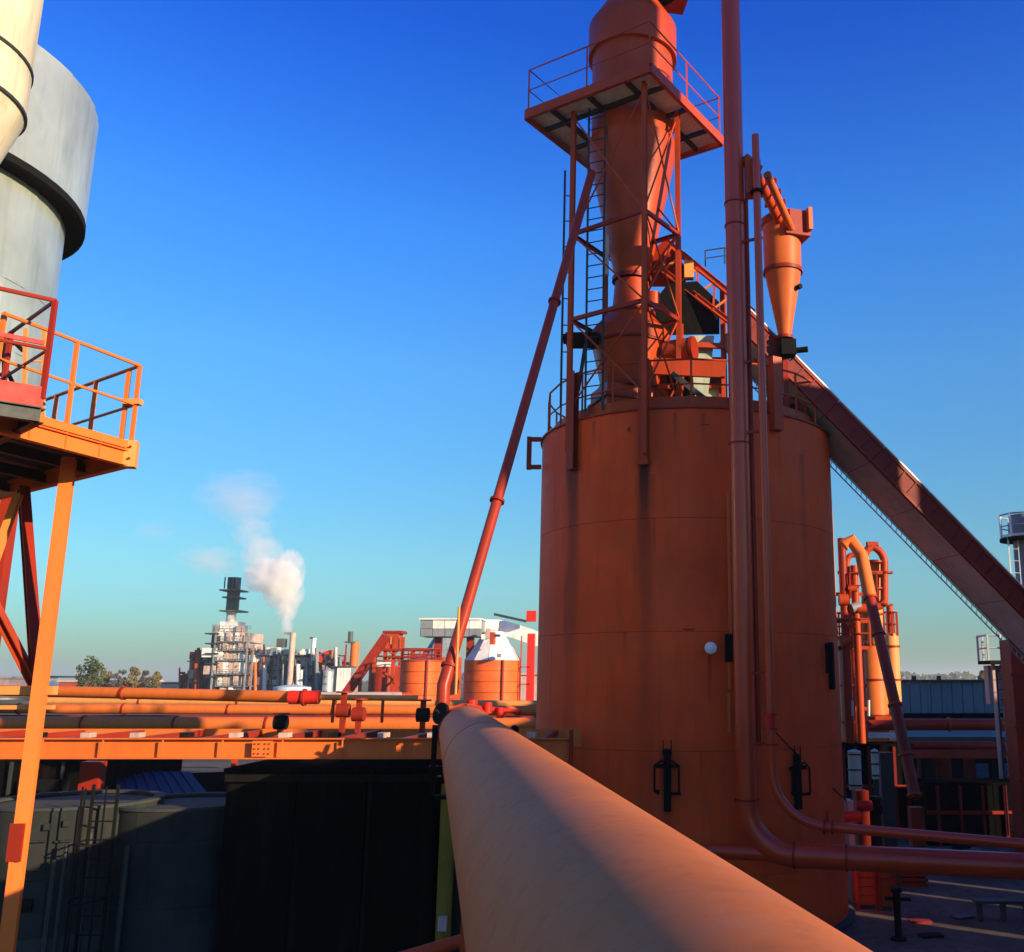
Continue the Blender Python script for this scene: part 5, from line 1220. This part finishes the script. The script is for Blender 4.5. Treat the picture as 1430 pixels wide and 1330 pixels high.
sw = empty('streak_blocker', (19, 20, 0), 'unseen slotted screen added outside the frame to leave sun streaks on the yard', 'wall')
for (y0, y1) in ((12.95, 14.38), (14.4, 15.75), (16.1, 17.8), (18.2, 20.6), (20.62, 23.1), (23.12, 25.6)): zs_h = 15.0 if y0 < 16 else 11.2; MB().box((19, (y0+y1)/2, zs_h/2), (.22, y1-y0, zs_h)).build('blocker_panel', M['white'], sw)  # added panels: slots leave sun streaks, white faces bounce light
SX, SY = 15.96, 6.8
s3 = empty('tower_blocker', (SX, SY, 0), 'unseen tall cylinder added outside the frame to shade the left of the tower', 'silo')  # added blocker whose edge leaves the tower lit only at right
clad(s3, SX, SY, 2.2, [0, 5, 10, 15, 20, 24, H+24.2], 10, M['orangepale'], seg=4)
MB().lathe([(2.15, 0), (2.15, H+24.1), (.01, H+25)], (SX, SY), 40).build('core', M['reddark'], s3)

# ================================================================ steam plume
def steam_mat(name, dens, seed):
    m = bpy.data.materials.new(name); m.use_nodes = True; t = m.node_tree; t.nodes.clear()
    out = N(t, 'ShaderNodeOutputMaterial'); pv_ = N(t, 'ShaderNodeVolumePrincipled'); t.links.new(pv_.outputs[0], out.inputs['Volume'])
    pv_.inputs['Color'].default_value = (1.0, .99, .97, 1); pv_.inputs['Anisotropy'].default_value = .0
    tc = N(t, 'ShaderNodeTexCoord')
    sub = N(t, 'ShaderNodeVectorMath', operation='MULTIPLY_ADD'); sub.inputs[1].default_value = (2, 2, 2); sub.inputs[2].default_value = (-1, -1, -1); t.links.new(tc.outputs['Generated'], sub.inputs[0])
    ln = N(t, 'ShaderNodeVectorMath', operation='LENGTH'); t.links.new(sub.outputs[0], ln.inputs[0])
    n = noise(t, tc.outputs['Object'], 1.7+.2*seed, 6, .62); 
    edge = ramp(t, 1.0, .35, mth(t, 'ADD', ln.outputs['Value'], mth(t, 'MULTIPLY', mth(t, 'SUBTRACT', n, .5), 2.4)))
    t.links.new(mth(t, 'MULTIPLY', edge, dens), pv_.inputs['Density'])
    return m
YS = 205
plume = empty('steam_plume', on(400, 880, YS), 'white steam plume drifting up and left from the short pale stack', 'steam')
M['steam'] = steam_mat('dense steam', .45, 1); M['steamthin'] = steam_mat('thin steam', .075, 2); M['steammid'] = steam_mat('loose steam', .16, 4); M['steamwisp'] = steam_mat('wisp of smoke', .03, 3)
def puff(parent, px, py, rx, rz_, m, tilt=0):
    c = on(px, py, YS); bm = bmesh.new(); bmesh.ops.create_icosphere(bm, subdivisions=3, radius=1)
    me = bpy.data.meshes.new('puff'); bm.to_mesh(me); bm.free(); me.materials.append(M[m])
    o = bpy.data.objects.new('puff', me); C.objects.link(o); s = YS/1371
    o.parent = parent; o.location = c-origin(parent); o.scale = (rx*s, (rx+rz_)/2*s, rz_*s); o.rotation_euler = (0, R(tilt), 0)
for a_ in ((401, 872, 7, 24, 'steam', 0), (400, 850, 16, 22, 'steam', 0), (396, 828, 30, 30, 'steam', 0), (380, 808, 42, 32, 'steam', 10), (402, 800, 24, 36, 'steam', 0), (366, 776, 30, 34, 'steammid', 20), (352, 748, 30, 30, 'steamthin', 20), (345, 724, 44, 26, 'steamwisp', 10), (360, 816, 28, 14, 'steamthin', -10)):
    puff(plume, *a_)
wisp = empty('smoke_wisp', on(300, 780, YS), 'faint greyish smoke wisp hanging above and left of the sooty chimney', 'smoke')
for a_ in ((300, 785, 40, 24, 'steamthin', 0), (275, 778, 36, 18, 'steamwisp', 0), (340, 705, 50, 30, 'steamwisp', 0), (215, 742, 34, 16, 'steamwisp', 0), (335, 690, 70, 40, 'steamwisp', 0)): puff(wisp, *a_)

# ================================================================ haze
hz_ = MB(); hz_.box((0, 2400, 24), (9000, 5600, 54))
hm = bpy.data.materials.new('haze'); hm.use_nodes = True; t = hm.node_tree; t.nodes.clear()
out = N(t, 'ShaderNodeOutputMaterial'); pv_ = N(t, 'ShaderNodeVolumePrincipled'); t.links.new(pv_.outputs[0], out.inputs['Volume'])
pv_.inputs['Color'].default_value = (.82, .90, .86, 1); pv_.inputs['Density'].default_value = .00035; pv_.inputs['Anisotropy'].default_value = .2
if HAZE: tag(hz_.build('haze', hm), 'thin bluish air over the whole plain', 'haze', kind='stuff')
